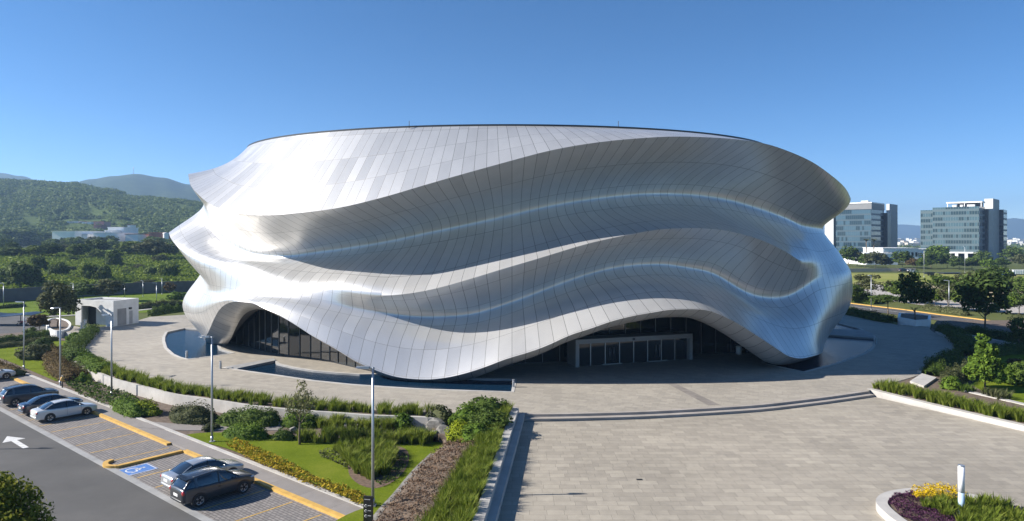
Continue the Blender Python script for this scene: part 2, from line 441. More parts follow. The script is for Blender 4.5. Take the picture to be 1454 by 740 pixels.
M_LENS = plain('clear_lens', (0.55, 0.57, 0.6), 0.1, 0.3, coat=1.0)
M_BRICKW = plain('weathered_block_wall', (0.115, 0.105, 0.105), 0.9, vary=0.3, scale=0.25)
M_TERRA = plain('terracotta', (0.33, 0.12, 0.075), 0.8)
M_ROCK = plain('boulder_stone', (0.19, 0.18, 0.16), 0.9, vary=0.5, scale=2.5)
M_BARK = plain('bark', (0.14, 0.105, 0.075), 0.9, vary=0.3, scale=6)
def glass_dark(name, col=(0.012, 0.016, 0.02), rough=0.04, spec=0.6, coat=0.6):
    m = NT(name); return m.set(color=col, rough=rough, spec=spec, coat=coat, coat_rough=0.02)
M_GLASS = glass_dark('dark_glazing', (0.012, 0.018, 0.022), 0.05, 0.5, 0.5)
M_CARGL = glass_dark('car_glass', (0.01, 0.014, 0.02), 0.03, 0.6, 1.0)
def water():
    m = NT('pool_water'); c = m.coords('Object')
    m.bump(m.noise(1.8, c, 5, 0.65), 0.4, 0.14)
    return m.set(color=(0.004, 0.018, 0.04), rough=0.04, spec=0.06, ior=1.33)
M_WATER = water()
def leaf_mat(name, a, b, c3, trans=0.25):
    m = NT(name); c = m.coords('Object')
    oi = m.node('ShaderNodeObjectInfo').outputs['Random']
    geo = m.node('ShaderNodeNewGeometry').outputs['Random Per Island']
    f = m.math('ADD', m.math('MULTIPLY', m.noise(0.9, c, 3), 0.55), m.math('MULTIPLY', geo, 0.45))
    f = m.math('ADD', f, m.math('MULTIPLY', m.math('SUBTRACT', oi, 0.5), 0.12))
    col = m.ramp(f, [(0.28, a), (0.5, b), (0.74, c3)])
    m.set(color=col, rough=0.7, spec=0.12)
    tr = m.node('ShaderNodeBsdfTranslucent', inp={'Color': col})
    mx = m.node('ShaderNodeMixShader', inp={0: trans, 1: m.b.outputs[0], 2: tr.outputs[0]})
    m.link(mx.outputs[0], m.n['Material Output'].inputs['Surface'])
    return m.mat
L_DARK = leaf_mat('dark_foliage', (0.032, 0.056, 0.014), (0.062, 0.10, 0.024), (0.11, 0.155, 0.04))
L_MID = leaf_mat('mid_foliage', (0.038, 0.066, 0.013), (0.075, 0.12, 0.022), (0.13, 0.18, 0.036))
L_BRIGHT = leaf_mat('bright_foliage', (0.05, 0.09, 0.012), (0.10, 0.17, 0.02), (0.17, 0.24, 0.03))
L_OLIVE = leaf_mat('olive_foliage', (0.045, 0.055, 0.022), (0.085, 0.098, 0.04), (0.14, 0.145, 0.065))
L_YELLOW = leaf_mat('golden_groundcover', (0.16, 0.125, 0.014), (0.34, 0.25, 0.02), (0.50, 0.37, 0.03))
L_LIME = leaf_mat('lime_foliage', (0.10, 0.14, 0.012), (0.22, 0.27, 0.016), (0.34, 0.38, 0.02))
L_FLOWER = leaf_mat('yellow_flowers', (0.40, 0.26, 0.01), (0.60, 0.42, 0.012), (0.75, 0.55, 0.02), 0.15)
L_PURPLE = leaf_mat('purple_foliage', (0.035, 0.012, 0.03), (0.075, 0.028, 0.06), (0.14, 0.06, 0.11))
L_BROWN = leaf_mat('withered_foliage', (0.07, 0.042, 0.028), (0.15, 0.095, 0.062), (0.23, 0.16, 0.105), 0.15)
L_RUST = leaf_mat('rusty_foliage', (0.06, 0.04, 0.02), (0.11, 0.075, 0.03), (0.16, 0.12, 0.045))
L_GRASS = leaf_mat('ornamental_grass', (0.075, 0.115, 0.012), (0.15, 0.20, 0.022), (0.27, 0.30, 0.06), 0.4)
L_HILL = leaf_mat('hill_foliage', (0.06, 0.095, 0.025), (0.105, 0.15, 0.04), (0.165, 0.21, 0.06), 0.3)
# ================================================================ plants
def leaf_cards(C, N, size, rng, aspect=1.6):
    """quads at centres C facing roughly N, random in-plane turn"""
    n = len(C)
    N = N + rng.normal(0, 0.55, (n, 3)); N /= np.linalg.norm(N, axis=1)[:, None]+1e-9
    R = rng.normal(0, 1, (n, 3)); A = np.cross(N, R); A /= np.linalg.norm(A, axis=1)[:, None]+1e-9
    B = np.cross(N, A)
    s = (size*rng.uniform(0.6, 1.35, n))[:, None]
    a = A*s*0.5*aspect**0.5; b = B*s*0.5/aspect**0.5
    V = np.stack([C-a, C-b*0.9+a*0.1, C+a, C+b], 1).reshape(-1, 3)
    Fq = np.arange(n*4).reshape(-1, 4)
    return V, Fq
def crown_arrays(seed, clumps=40, per=40, leaf=0.1, shape='round', spread=0.28):
    """crown of radius about 1 centred on the origin"""
    rng = np.random.default_rng(seed)
    cs = []; rs = []
    while len(cs) < clumps:
        p = rng.uniform(-1, 1, 3)
        r = np.linalg.norm(p)
        if shape == 'round':
            if r > 1 or r < 0.30: continue
            if p[2] < -0.65: continue
        elif shape == 'cone':
            h = (p[2]+1)/2; lim = 0.98*(1-h)**0.8 + 0.04
            q = math.hypot(p[0], p[1])
            if q > lim or q < lim*0.35: continue
        elif shape == 'flat':
            if (p[0]**2+p[1]**2) > 1 or abs(p[2]) > 0.55*(1-0.5*(p[0]**2+p[1]**2)): continue
        elif shape == 'dome':
            if r > 1 or p[2] < -0.25 or r < 0.5: continue
        cs.append(p*0.82); rs.append(spread*rng.uniform(0.6, 1.25)*(0.55 if shape == 'cone' else 1))
    cs = np.array(cs); rs = np.array(rs)
    k = np.repeat(np.arange(clumps), per)
    d = rng.normal(0, 1, (len(k), 3)); d /= np.linalg.norm(d, axis=1)[:, None]
    rad = rs[k]*rng.uniform(0.45, 1.05, len(k))**0.5
    C = cs[k] + d*rad[:, None]*np.array([1.15, 1.15, 0.8])
    N = d*0.8 + np.array([0, 0, 0.5])
    V, Fq = leaf_cards(C, N, leaf, rng)
    if shape == 'dome':                       # dense core of a bush
        nu, nv = 12, 6; core = []
        for j in range(nv+1):
            el = -0.25 + (math.pi/2+0.25)*j/nv
            for i in range(nu):
                az = 2*math.pi*i/nu; r = 0.66*(1+0.12*math.sin(3*az+seed)+0.08*math.sin(5*az+2*el)); core.append((r*math.cos(el)*math.cos(az), r*math.cos(el)*math.sin(az), r*math.sin(el)))
        b = len(V); cf = [[b+j*nu+i, b+j*nu+(i+1) % nu, b+(j+1)*nu+(i+1) % nu, b+(j+1)*nu+i] for j in range(nv) for i in range(nu)]
        V = np.concatenate([V, np.array(core)]); Fq = np.concatenate([Fq, np.array(cf)])
    return V, Fq
CROWNS = {}
def crown_mesh(kind, mat, seed, **kw):
    key = (kind, mat.name, seed)
    if key not in CROWNS:
        V, Fq = crown_arrays(seed, shape=kind, **kw)
        CROWNS[key] = np_mesh('crown', V, Fq, mat)
    return CROWNS[key]
TRUNKS = {}
def trunk_mesh(seed, forks=5):
    """trunk one unit tall with limbs into a crown above it"""
    if seed not in TRUNKS:
        r = random.Random(seed); m = MB()
        m.tube([(0,0,0),(0.01,0.01,0.3),(-0.01,0.015,0.7),(0.01,0,1.05)], [0.055,0.042,0.036,0.022], 7)
        for k in range(forks):
            a = 2*math.pi*k/forks + r.uniform(-0.4, 0.4); z = r.uniform(0.55, 0.95); q = r.uniform(0.22, 0.42)
            m.tube([(0,0,z),(q*0.5*math.cos(a), q*0.5*math.sin(a), z+0.16),(q*math.cos(a), q*math.sin(a), z+0.42)], [0.022,0.015,0.007], 5)
        o = m.build('trunk', M_BARK); TRUNKS[seed] = o.data; bpy.data.objects.remove(o)
    return TRUNKS[seed]
ALL_PLANTS = []
def tree(name, loc, h, cr, mat, seed, label, cat='tree', group=None, kind='round', trunk=0.35, squash=None, **kw):
    """h total height, cr crown half-width"""
    t = empty(name, loc, RND.uniform(0, 6.28), label, cat, group)
    th = h*trunk
    tr = obj('trunk', trunk_mesh(seed % 3), t); ts = th/1.0 if th > 0.1 else 0.1
    tr.scale = (max(ts, h*0.35), max(ts, h*0.35), ts*1.25)
    c = obj('crown', crown_mesh(kind, mat, seed, **kw), t)
    ch = (h-th*0.8)/2
    c.location = (0, 0, th*0.8+ch); c.scale = (cr, cr, ch)
    return t
def bush(name, loc, h, r, mat, seed, label, group=None, kind='dome', ry=None, cat='bush', **kw):
    o = obj(name, crown_mesh(kind, mat, seed, **kw))
    o.location = (loc[0], loc[1], loc[2]+h*0.2); o.scale = (r, ry or r, h*0.85)
    o.rotation_euler = (0, 0, RND.uniform(-0.5, 0.5) if ry else RND.uniform(0, 6.28))
    return tag(o, label, cat, group)
def strip_samples(pts, n, rng):
    P = np.array([[p[0], p[1], p[2] if len(p) > 2 else 0.0] for p in pts]); d = np.diff(P, axis=0)
    L = np.linalg.norm(d[:, :2], axis=1); cum = np.concatenate([[0], np.cumsum(L)])
    s = rng.uniform(0, cum[-1], n); k = np.clip(np.searchsorted(cum, s)-1, 0, len(L)-1)
    t = (s-cum[k])/L[k]; C = P[k] + d[k]*t[:, None]
    nx = np.stack([-d[k, 1]/L[k], d[k, 0]/L[k], 0*s], 1)
    return C, nx, s, cum[-1]
def hedge_arrays(pts, width, height, leaf, seed, dens=60, lump=0.25, lumpw=1.0):
    """leafy hedge along a line: uneven half-round section with lumps"""
    rng = np.random.default_rng(seed)
    P = np.array([[p[0], p[1]] for p in pts]); L = np.linalg.norm(np.diff(P, axis=0), axis=1).sum()
    n = int(L*(width+2*height)*dens*2.0)
    C, nx, s, _ = strip_samples(pts, n, rng)
    ph = rng.uniform(0, 6.28, 6)
    lum = 1 + lump*(np.sin(s/lumpw*2.1+ph[0])+np.sin(s/lumpw*3.7+ph[1])*0.7+np.sin(s/lumpw*0.9+ph[2]))/2
    a = rng.uniform(0.0, math.pi, n); rr = rng.uniform(0.55, 1.0, n)**0.5
    wob = 1 + 0.16*np.sin(a*5+s*3+ph[3])
    w = width/2*np.cos(a)*rr*wob*(0.85+0.15*lum); h = height*np.abs(np.sin(a))**0.6*rr*lum*wob
    endf = np.clip(np.minimum(s, L-s)/(height*0.8), 0.15, 1)**0.5
    C = C + nx*(w*endf)[:, None]; C[:, 2] += h*endf
    N = nx*np.cos(a)[:, None]*0.9; N[:, 2] += np.sin(a)+0.2
    V, Fq = leaf_cards(C, N, leaf*0.72, rng)
    # a dense twiggy core, inside the leaves
    m = max(3, int(L/0.35)); ss = np.linspace(0.02, 0.98, m)*L
    Pp = np.array([[p[0], p[1], p[2] if len(p) > 2 else 0.0] for p in pts]); Ls = np.linalg.norm(np.diff(Pp, axis=0)[:, :2], axis=1); cum = np.concatenate([[0], np.cumsum(Ls)])
    ks = np.clip(np.searchsorted(cum, ss)-1, 0, len(Ls)-1); dd = np.diff(Pp, axis=0); Cc = Pp[ks] + dd[ks]*((ss-cum[ks])/Ls[ks])[:, None]
    nn = np.stack([-dd[ks, 1]/Ls[ks], dd[ks, 0]/Ls[ks], 0*ss], 1)
    lm = 1 + lump*(np.sin(ss/lumpw*2.1+ph[0])+np.sin(ss/lumpw*3.7+ph[1])*0.7+np.sin(ss/lumpw*0.9+ph[2]))/2
    ef = np.clip(np.minimum(ss, L-ss)/(height*0.8), 0.15, 1)**0.5
    ang = np.linspace(0, math.pi, 7); core = []
    for i in range(m):
        for q in ang: core.append(Cc[i] + nn[i]*(width/2*0.8*math.cos(q)*ef[i]) + np.array([0, 0, height*0.8*math.sin(q)**0.6*lm[i]*ef[i]]))
    core = np.array(core); b = len(V)
    cf = [[b+i*7+j, b+(i+1)*7+j, b+(i+1)*7+j+1, b+i*7+j+1] for i in range(m-1) for j in range(6)]
    return np.concatenate([V, core]), np.concatenate([Fq, np.array(cf)])
def hedge(name, pts, width, height, mat, seed, label, leaf=0.16, cat='hedge', group=None, kind=None, **kw):
    V, Fq = hedge_arrays(pts, width, height, leaf, seed, **kw)
    o = obj(name, np_mesh(name, V, Fq, mat)); return tag(o, label, cat, group, kind)
def inside(poly, X, Y):
    ins = np.zeros(len(X), bool); n = len(poly)
    for i in range(n):
        x0, y0 = poly[i][0], poly[i][1]; x1, y1 = poly[(i+1)%n][0], poly[(i+1)%n][1]
        c = ((y0 > Y) != (y1 > Y)) & (X < (x1-x0)*(Y-y0)/((y1-y0) if y1 != y0 else 1e-9)+x0)
        ins ^= c
    return ins
def scatter(poly, n, rng):
    P = np.array([[p[0], p[1]] for p in poly]); lo = P.min(0); hi = P.max(0); out = np.zeros((0, 2))
    while len(out) < n:
        q = rng.uniform(lo, hi, (n*3, 2)); out = np.concatenate([out, q[inside(poly, q[:, 0], q[:, 1])]])
    return out[:n]
def blades(B, height, rng, per=44, spread=0.36, bw=0.022, lean=0.55):
    """tufts of grass at base points B (n,3)"""
    n = len(B); k = np.repeat(np.arange(n), per)
    hs = (height*rng.uniform(0.7, 1.15, n))[k]*rng.uniform(0.55, 1.1, len(k))
    a = rng.uniform(0, 2*math.pi, len(k)); r0 = spread*0.45*rng.uniform(0, 1, len(k))
    base = B[k] + np.stack([np.cos(a)*r0, np.sin(a)*r0, 0*a], 1)
    ln = lean*rng.uniform(0.2, 1.2, len(k))*hs
    d = np.stack([np.cos(a), np.sin(a), 0*a], 1)
    mid = base + d*(ln*0.35)[:, None] + np.stack([0*a, 0*a, hs*0.62], 1)
    tip = base + d*ln[:, None] + np.stack([0*a, 0*a, hs], 1)
    sd = np.stack([-np.sin(a+0.6), np.cos(a+0.6), 0*a], 1)*(bw*rng.uniform(0.6, 1.3, len(k)))[:, None]
    V = np.stack([base-sd*0.6, base+sd*0.6, mid+sd, mid-sd, tip], 1).reshape(-1, 3)
    i = np.arange(len(k))*5
    Fq = np.concatenate([np.stack([i, i+1, i+2], 1), np.stack([i, i+2, i+3], 1), np.stack([i+3, i+2, i+4], 1)])
    return V, Fq
def grass_line(name, pts, width, height, seed, label, cat='ornamental grass', mat=None, dens=4.0, kind='stuff', **kw):
    rng = np.random.default_rng(seed); P = np.array([[p[0], p[1]] for p in pts]); L = np.linalg.norm(np.diff(P, axis=0), axis=1).sum()
    n = int(L*width*dens); C, nx, s, _ = strip_samples(pts, n, rng)
    C = C + nx*rng.uniform(-width/2, width/2, n)[:, None]
    V, Fq = blades(C, height, rng, **kw)
    return tag(obj(name, np_mesh(name, V, Fq, mat or L_GRASS, nper=3)), label, cat, None, kind)
def grass_area(name, poly, height, seed, label, dens=4.0, z=0.0, zf=None, mat=None, cat='ornamental grass', kind='stuff', **kw):
    rng = np.random.default_rng(seed); n = max(4, int(abs(area(poly))*dens)); q = scatter(poly, n, rng)
    Z = np.full(n, z) if zf is None else np.array([zf(x, y) for x, y in q])
    V, Fq = blades(np.column_stack([q, Z]), height, rng, **kw)
    return tag(obj(name, np_mesh(name, V, Fq, mat or L_GRASS, nper=3)), label, cat, None, kind)
def cover_area(name, poly, height, leaf, seed, label, mat, dens=30.0, z=0.0, zf=None, cat='ground cover', kind='stuff', lumps=0.5):
    """low leafy cover over a patch: leaf cards in a bumpy layer"""
    rng = np.random.default_rng(seed); n = int(abs(area(poly))*dens); q = scatter(poly, n, rng)
    ph = rng.uniform(0, 6.28, 4)
    b = 0.55 + lumps*0.5*(np.sin(q[:, 0]*2.3+ph[0])*np.sin(q[:, 1]*2.9+ph[1]) + 0.6*np.sin(q[:, 0]*5.1+q[:, 1]*4.3+ph[2]))
    Z = np.full(n, z) if zf is None else np.array([zf(x, y) for x, y in q])
    Z = Z + np.clip(b, 0.15, 1.2)*height*rng.uniform(0.3, 1.0, n)**0.5
    N = np.column_stack([rng.normal(0, 0.4, (n, 2)), np.ones(n)])
    V, Fq = leaf_cards(np.column_stack([q, Z]), N, leaf, rng)
    return tag(obj(name, np_mesh(name, V, Fq, mat)), label, cat, None, kind)
# ================================================================ ground, terrace, plaza, parking
from mathutils.geometry import tessellate_polygon
ZT, ZP = 1.0, 0.6                                  # terrace and lower plaza above the car park
def structure(o): o['kind'] = 'structure'; return o
def sheet(name, poly, z, mat, holes=(), kind='structure'):
    rings = [[Vector((p[0], p[1], 0)) for p in poly]] + [[Vector((p[0], p[1], 0)) for p in h] for h in holes]
    tri = tessellate_polygon(rings); flat = [p for r in rings for p in r]
    m = MB(); vs = [(p.x, p.y, z) for p in flat]
    fs = []
    for a, b, c in tri:
        if (vs[b][0]-vs[a][0])*(vs[c][1]-vs[a][1]) - (vs[c][0]-vs[a][0])*(vs[b][1]-vs[a][1]) < 0: a, c = c, a
        fs.append((a, b, c))
    m.add(vs, fs); o = m.build(name, mat)
    if kind: o['kind'] = kind
    return o
def offset_line(pts, off, closed=False):
    """pts moved sideways (to the left of travel for off > 0)"""
    P = [Vector((p[0], p[1], 0)) for p in pts]; n = len(P); out = []
    for i in range(n):
        a = P[(i-1) % n] if (closed or i > 0) else P[i]; b = P[(i+1) % n] if (closed or i < n-1) else P[i]
        d = (b-a).normalized(); out.append(Vector((P[i].x - d.y*off, P[i].y + d.x*off, 0)))
    return out
def wall_mb(pts, o0, o1, z0, z1, closed=False, m=None, mat=0):
    m = m or MB(); A = offset_line(pts, o0, closed); B = offset_line(pts, o1, closed); n = len(A)
    Z1 = z1 if hasattr(z1, '__len__') else [z1]*n
    vs = []
    for i in range(n): vs += [(A[i].x, A[i].y, z0), (B[i].x, B[i].y, z0), (B[i].x, B[i].y, Z1[i]), (A[i].x, A[i].y, Z1[i])]
    fs = []
    for i in range(n if closed else n-1):
        a = 4*i; b = 4*((i+1) % n)
        for k in range(4): fs.append((a+k, b+k, b+(k+1)%4, a+(k+1)%4) if o1 > o0 else (a+k, a+(k+1)%4, b+(k+1)%4, b+k))
    if not closed: fs += [(0,1,2,3), tuple(4*(n-1)+k for k in (3,2,1,0))]
    m.add(vs, fs, mat); return m
def wall(name, pts, o0, o1, z0, z1, mat, closed=False, label=None, cat=None, parent=None, group=None):
    o = wall_mb(pts, o0, o1, z0, z1, closed).build(name, mat, parent); bpy.context.view_layer.update()
    import bmesh
    bm = bmesh.new(); bm.from_mesh(o.data); bmesh.ops.recalc_face_normals(bm, faces=bm.faces); bm.to_mesh(o.data); bm.free()
    return tag(o, label, cat, group) if label else o
def pix(lst, z): return [at(x, y, z) for x, y in lst]
ORD = ['first','second','third','fourth','fifth','sixth','seventh','eighth','ninth','tenth','eleventh','twelfth','thirteenth','fourteenth','fifteenth','sixteenth',
       'seventeenth','eighteenth','nineteenth','twentieth','twenty-first','twenty-second','twenty-third','twenty-fourth','twenty-fifth','twenty-sixth','twenty-seventh','twenty-eighth','twenty-ninth','thirtieth']
def nth(i, n): return 'leftmost' if i == 0 else ('rightmost' if i == n-1 else ORD[i] + ' from left')

g = MB(); g.add([(-9000,-400,-0.08),(9000,-400,-0.08),(9000,14000,-0.08),(-9000,14000,-0.08)], [(0,1,2,3)])
structure(g.build('ground', M_LAND))

# car park frame: s along the walk, t from the white kerb line towards the road
PO = Vector((-26.7, 52.9, 0)); PU = Vector((0.774, -0.633, 0)).normalized(); PV = Vector((-PU.y*-1, -PU.x, 0)); PV = Vector((PU.y, -PU.x, 0))
def lot(s, t, z=0.0):
    p = PO + PU*s + PV*t; return Vector((p.x, p.y, z))
def lotpoly(s0, s1, t0, t1): return [lot(s0,t0), lot(s1,t0), lot(s1,t1), lot(s0,t1)]
def lot_sheet(name, s0, s1, t0, t1, z, mat): return sheet(name, lotpoly(s0, s1, t0, t1), z, mat)
lot_sheet('road', -90, 70, 6.62, 40, 0.0, M_ASPH)
lot_sheet('parking_paving', -70, 33, 1.6, 6.2, 0.0, M_LOT)
structure(wall('road_edge_strip', [lot(-90, 6.41), lot(70, 6.41)], -0.21, 0.21, -0.05, 0.012, M_CONC2))
# walk, one raised slab, and its white kerb
structure(wall('sidewalk', [lot(-90, 0.93), lot(33, 0.93)], -0.62, 0.75, -0.05, 0.12, M_WALK))
structure(wall('white_kerb', [lot(-90, 0.155), lot(25.5, 0.155)], -0.15, 0.15, -0.05, 0.17, M_CONC))
structure(sheet('walk_apron', [lot(25.6,-7), lot(60,-7), lot(60,0.28), lot(25.6,0.28)], 0.118, M_LAWN))
def kerb(name, s0, s1, label):
    structure(wall(name, [lot(s0, 1.72), lot(s1, 1.72)], -0.17, 0.17, -0.04, 0.15, M_YEL))
kerb('yellow_kerb', -70, 3.6, None); kerb('yellow_kerb', 6.1, 25.5, None)
# island kerb between the bays, rounded at the road end
isl = [lot(6.0,1.9), lot(6.0,5.6), lot(5.85,6.15), lot(5.45,6.45), lot(5.0,6.45), lot(4.55,6.2), lot(4.35,5.8)]
structure(wall('island_kerb', catmull(isl, 5), -0.16, 0.16, -0.04, 0.16, M_YEL))
def paint(name, pts, w, z, mat): return structure(wall(name, pts, -w/2, w/2, z-0.003, z, mat))
for s in (-17.7,-15,-12.3,-9.6,-6.9,-4.2,-1.5,1.2,9.0,11.6,14.3,17.1,20.0,22.8): paint('bay_line', [lot(s, 2.1), lot(s, 6.05)], 0.10, 0.008, M_LINE)
paint('bay_line', [lot(4.2, 2.0), lot(4.2, 5.9)], 0.10, 0.008, M_LINE)
# arrow on the road
def lotxy(s, t, z): return tuple(lot(s, t, z))
p0 = at(10, 619.6); rel = p0-PO; aS, aT = rel.dot(PU), rel.dot(PV)
ar = MB(); ar.add([lotxy(aS,aT,0.006), lotxy(aS+1.75,aT-0.72,0.006), lotxy(aS+1.75,aT-0.18,0.006), lotxy(aS+4.5,aT-0.18,0.006), lotxy(aS+4.5,aT+0.18,0.006), lotxy(aS+1.75,aT+0.18,0.006), lotxy(aS+1.75,aT+0.72,0.006)], [(0,1,2,3,4,5,6)])
structure(ar.build('road_arrow', M_ARROW))
# blue bay marking with the wheelchair sign
q0 = at(194, 667) - PO; hs, ht = q0.dot(PU), q0.dot(PV)
b = MB(); b.add([lotxy(hs-0.85,ht-1.0,0.007), lotxy(hs-0.85,ht+1.0,0.007), lotxy(hs+0.85,ht+1.0,0.007), lotxy(hs+0.85,ht-1.0,0.007)], [(0,1,2,3)])
mk = structure(b.build('blue_bay_marking', M_BLUEP))
def lw(a, b2, w=0.12): return wall_mb([lot(hs+a[0], ht+a[1]), lot(hs+b2[0], ht+b2[1])], -w/2, w/2, 0.0085, 0.0105)
wm = MB()
def stroke(pts, w=0.12): wall_mb([lot(hs+x, ht+y) for x, y in pts], -w/2, w/2, 0.0085, 0.0105, m=wm)
for e in ([(-0.78,-0.93),(-0.78,0.93)],[(0.78,-0.93),(0.78,0.93)],[(-0.74,-0.93),(0.74,-0.93)],[(-0.74,0.93),(0.74,0.93)]): stroke(e, 0.06)
# symbol faces the road: up is towards the walk
stroke([(-0.10,-0.55),(-0.08,-0.42)], 0.2); stroke([(-0.08,-0.35),(-0.02,0.08)], 0.13); stroke([(-0.02,0.05),(0.34,0.08),(0.44,0.50)], 0.11); stroke([(-0.05,-0.14),(0.24,-0.12)], 0.09)
stroke([(-0.02+0.38*math.cos(t)-0.08, 0.22+0.38*math.sin(t)) for t in [math.radians(a) for a in range(20, 261, 20)]], 0.09)
structure(wm.build('wheelchair_symbol', M_ARROW))

# ---------------- terrace with its three basins
WALLPX = [(104,487),(98,497),(99,507),(108,514.5),(126,523),(162,539),(203,549.5),(243,560),(284,566),(311,570),(365,578),(419,583),(473,587),(527,591),(562,592),(608,594)]
WALLC = catmull(pix(WALLPX, ZT), 5)
STEP1 = catmull(pix([(739,588.3),(800,587.8),(900,585.2),(960,582.4),(1020,579),(1080,574.8),(1140,568),(1180,563),(1233,555.5)], ZT), 4)
RIGHT = catmull(pix([(1240,550),(1262,545),(1309,531),(1345,515),(1360,500),(1362,494),(1353,484),(1330,474),(1322,469)], ZT), 4)
tpoly = [Vector((p.x, p.y, 0)) for p in WALLC] + pix([(613,588),(650,586.5),(700,587.5)], ZT) + [Vector((p.x,p.y,0)) for p in STEP1] + RIGHT + pix([(1318,464),(1272,461),(1195,440.5)], ZT) \
    + [Vector((40,152,0)), Vector((0,160,0)), Vector((-40,148,0))] + pix([(262,447),(238,448.5),(213,450),(196,455),(193,459.5),(120,466),(106,463),(90,466),(86,470),(110,474)], ZT)
POOLS = {
 'a': pix([(237,471.5),(233.5,478),(233,484),(236,494),(246,503),(256,507.5),(267,510),(300,506),(331,501.5),(312,496),(306,478),(285,468),(262,466)], ZT),
 'b': pix([(319,522),(355,527.5),(392,532.5),(446,540.5),(500,546),(560,550),(600,552.5),(660,554.5),(727,556.5),(731,538.5),(690,538),(640,536),(600,533),(555,531),(511,531.5),(480,529.5),(446,526.5),(418,522),(394,516.5),(389,509.5)], ZT),
 'c': pix([(1084,515.5),(1112,522),(1142,528),(1188,516),(1227,502),(1238,494),(1243,486),(1240,477),(1220,466.5),(1188,458),(1150,455),(1125,462),(1105,480),(1095,500)], ZT)}
structure(sheet('terrace', tpoly, ZT, M_TERR, list(POOLS.values())))
sk = MB(); n = len(tpoly)
wall_mb(tpoly, -0.0, 0.12 if area(tpoly) > 0 else -0.12, -0.1, ZT-0.012, True, sk)
structure(sk.build('terrace_edge', M_CONC2))
M_BASIN = plain('basin_lining', (0.035, 0.04, 0.045), 0.8)
for k, pool in POOLS.items():
    sg = 1 if area(pool) > 0 else -1
    structure(sheet('pool_floor', pool, 0.42, M_BASIN)); structure(sheet('water', pool, 0.84, M_WATER))
    structure(wall('pool_side', pool, 0.002*sg, 0.12*sg, 0.40, ZT+0.02, M_CONC2, True))
    structure(wall('pool_kerb', pool, -0.26*sg, 0.10*sg, ZT-0.02, ZT+0.03, M_CONC, True))
# bridge slab over the right basin, ramp slab over the front basin
br = MB(); br.prism([(p.x, p.y) for p in pix([(1160,474.5),(1178,475.5),(1241,480),(1240,474),(1226,468.5),(1180,466.5),(1160,466)], ZT+0.1)], 0.72, ZT+0.1)
tag(br.build('bridge_slab', M_CONC2), 'grey slab bridge crossing the curved pool by the hall\'s shaded foot', 'bridge')
rp = MB(); rp.prism([(p.x, p.y) for p in pix([(322,520.5),(337,523),(392,511.5),(388,508.5)], ZT+0.1)], 0.72, ZT+0.1)
tag(rp.build('ramp_slab', M_CONC2), 'grey slab ending the long front pool beside the glass arch', 'slab')

# ---------------- steps, lower plaza, side wall
PL_L = [Vector((1.05,54.4,0)), Vector((-0.82,33.6,0)), Vector((-2.55,14,0))]
pe = pix([(1233,561.5),(1454,612.5)], ZP); dirp = (pe[1]-pe[0]).normalized(); pr = pe[0]+dirp*60
plaza = [PL_L[0], PL_L[1], PL_L[2], Vector((40,14,0)), pr] + [pe[0]] + [Vector((p.x, p.y-0.75, 0)) for p in reversed(STEP1)]
structure(sheet('plaza', plaza, ZP, M_PLAZA))
structure(sheet('plaza_base', [Vector((-1,56,0)), Vector((-4,10,0)), Vector((80,10,0)), Vector((80,62,0))], -0.02, M_CONC2))
st = [Vector((p.x, p.y, 0)) for p in STEP1]; st = [Vector((0.6, st[0].y, 0))] + st
structure(wall('upper_step', st, -0.42, 0.03, 0.3, ZT-0.002, M_PLAZA)) if False else None
structure(wall('upper_step', st, -0.05, 0.35, 0.2, ZT+0.003, M_STEP)); structure(wall('lower_step', st, -0.62, -0.04, 0.2, 0.80, M_STEP))
structure(sheet('paving_band', pix([(948,545),(960,545),(1022,575),(1006,576)], ZT), ZT+0.004, plain('dark_paver_band', (0.20,0.18,0.16), 0.8, vary=0.2)))
# side wall of the planter: a low wall and a lower seat step in front of it
UW = [Vector((0.55,54.6,0)), Vector((-1.37,32.6,0)), Vector((-3.0,14,0))]
wt_ = wall('planter_wall', UW, -0.55, 0.0, 0.0, 1.42, M_CONC, label='long pale planter wall with a lower step beside the plaza', cat='planter wall')
# travel runs towards the camera, so left of travel is +X: wall between UW-? and UW
structure(wall('seat_step', [Vector((1.03,54.5,0)), Vector((-0.84,33.6,0)), Vector((-2.55,14,0))], -0.46, 0.0, 0.0, 1.02, M_CONC)) if False else None
ss = wall('seat_step', [Vector((1.03,54.5,0)), Vector((-0.84,33.6,0)), Vector((-2.55,14,0))], -0.45, 0.02, 0.0, 1.02, M_CONC, parent=wt_)

# ---------------- garden ground
structure(sheet('garden_soil', [lot(-70,0.0), lot(60,0.0), Vector((-2,20,0)), Vector((0.6,54.6,0)), at(613,590,ZT)] + [Vector((p.x,p.y,0)) for p in reversed(WALLC)] + pix([(110,474),(60,462),(-60,470)], ZT), 0.10, M_SOIL))
def lawn_sheet(px, z=0.16): return structure(sheet('lawn', catmull(pix(px, z), 4, True), z, M_LAWN))
LAWN_A = [(262,620),(300,614),(380,617),(500,623),(600,627),(632,630),(628,642),(600,662),(560,702),(530,728),(518,724),(505,713),(440,684),(380,660),(320,636)]
lawn_sheet(LAWN_A)
lawn_sheet([(-30,500),(0,494),(40,486),(92,484),(84,497),(80,515),(84,530),(82,541),(60,533),(20,516),(-10,505)])
lawn_sheet([(470,745),(515,722),(545,722),(552,735),(520,775),(470,775)], 0.18)
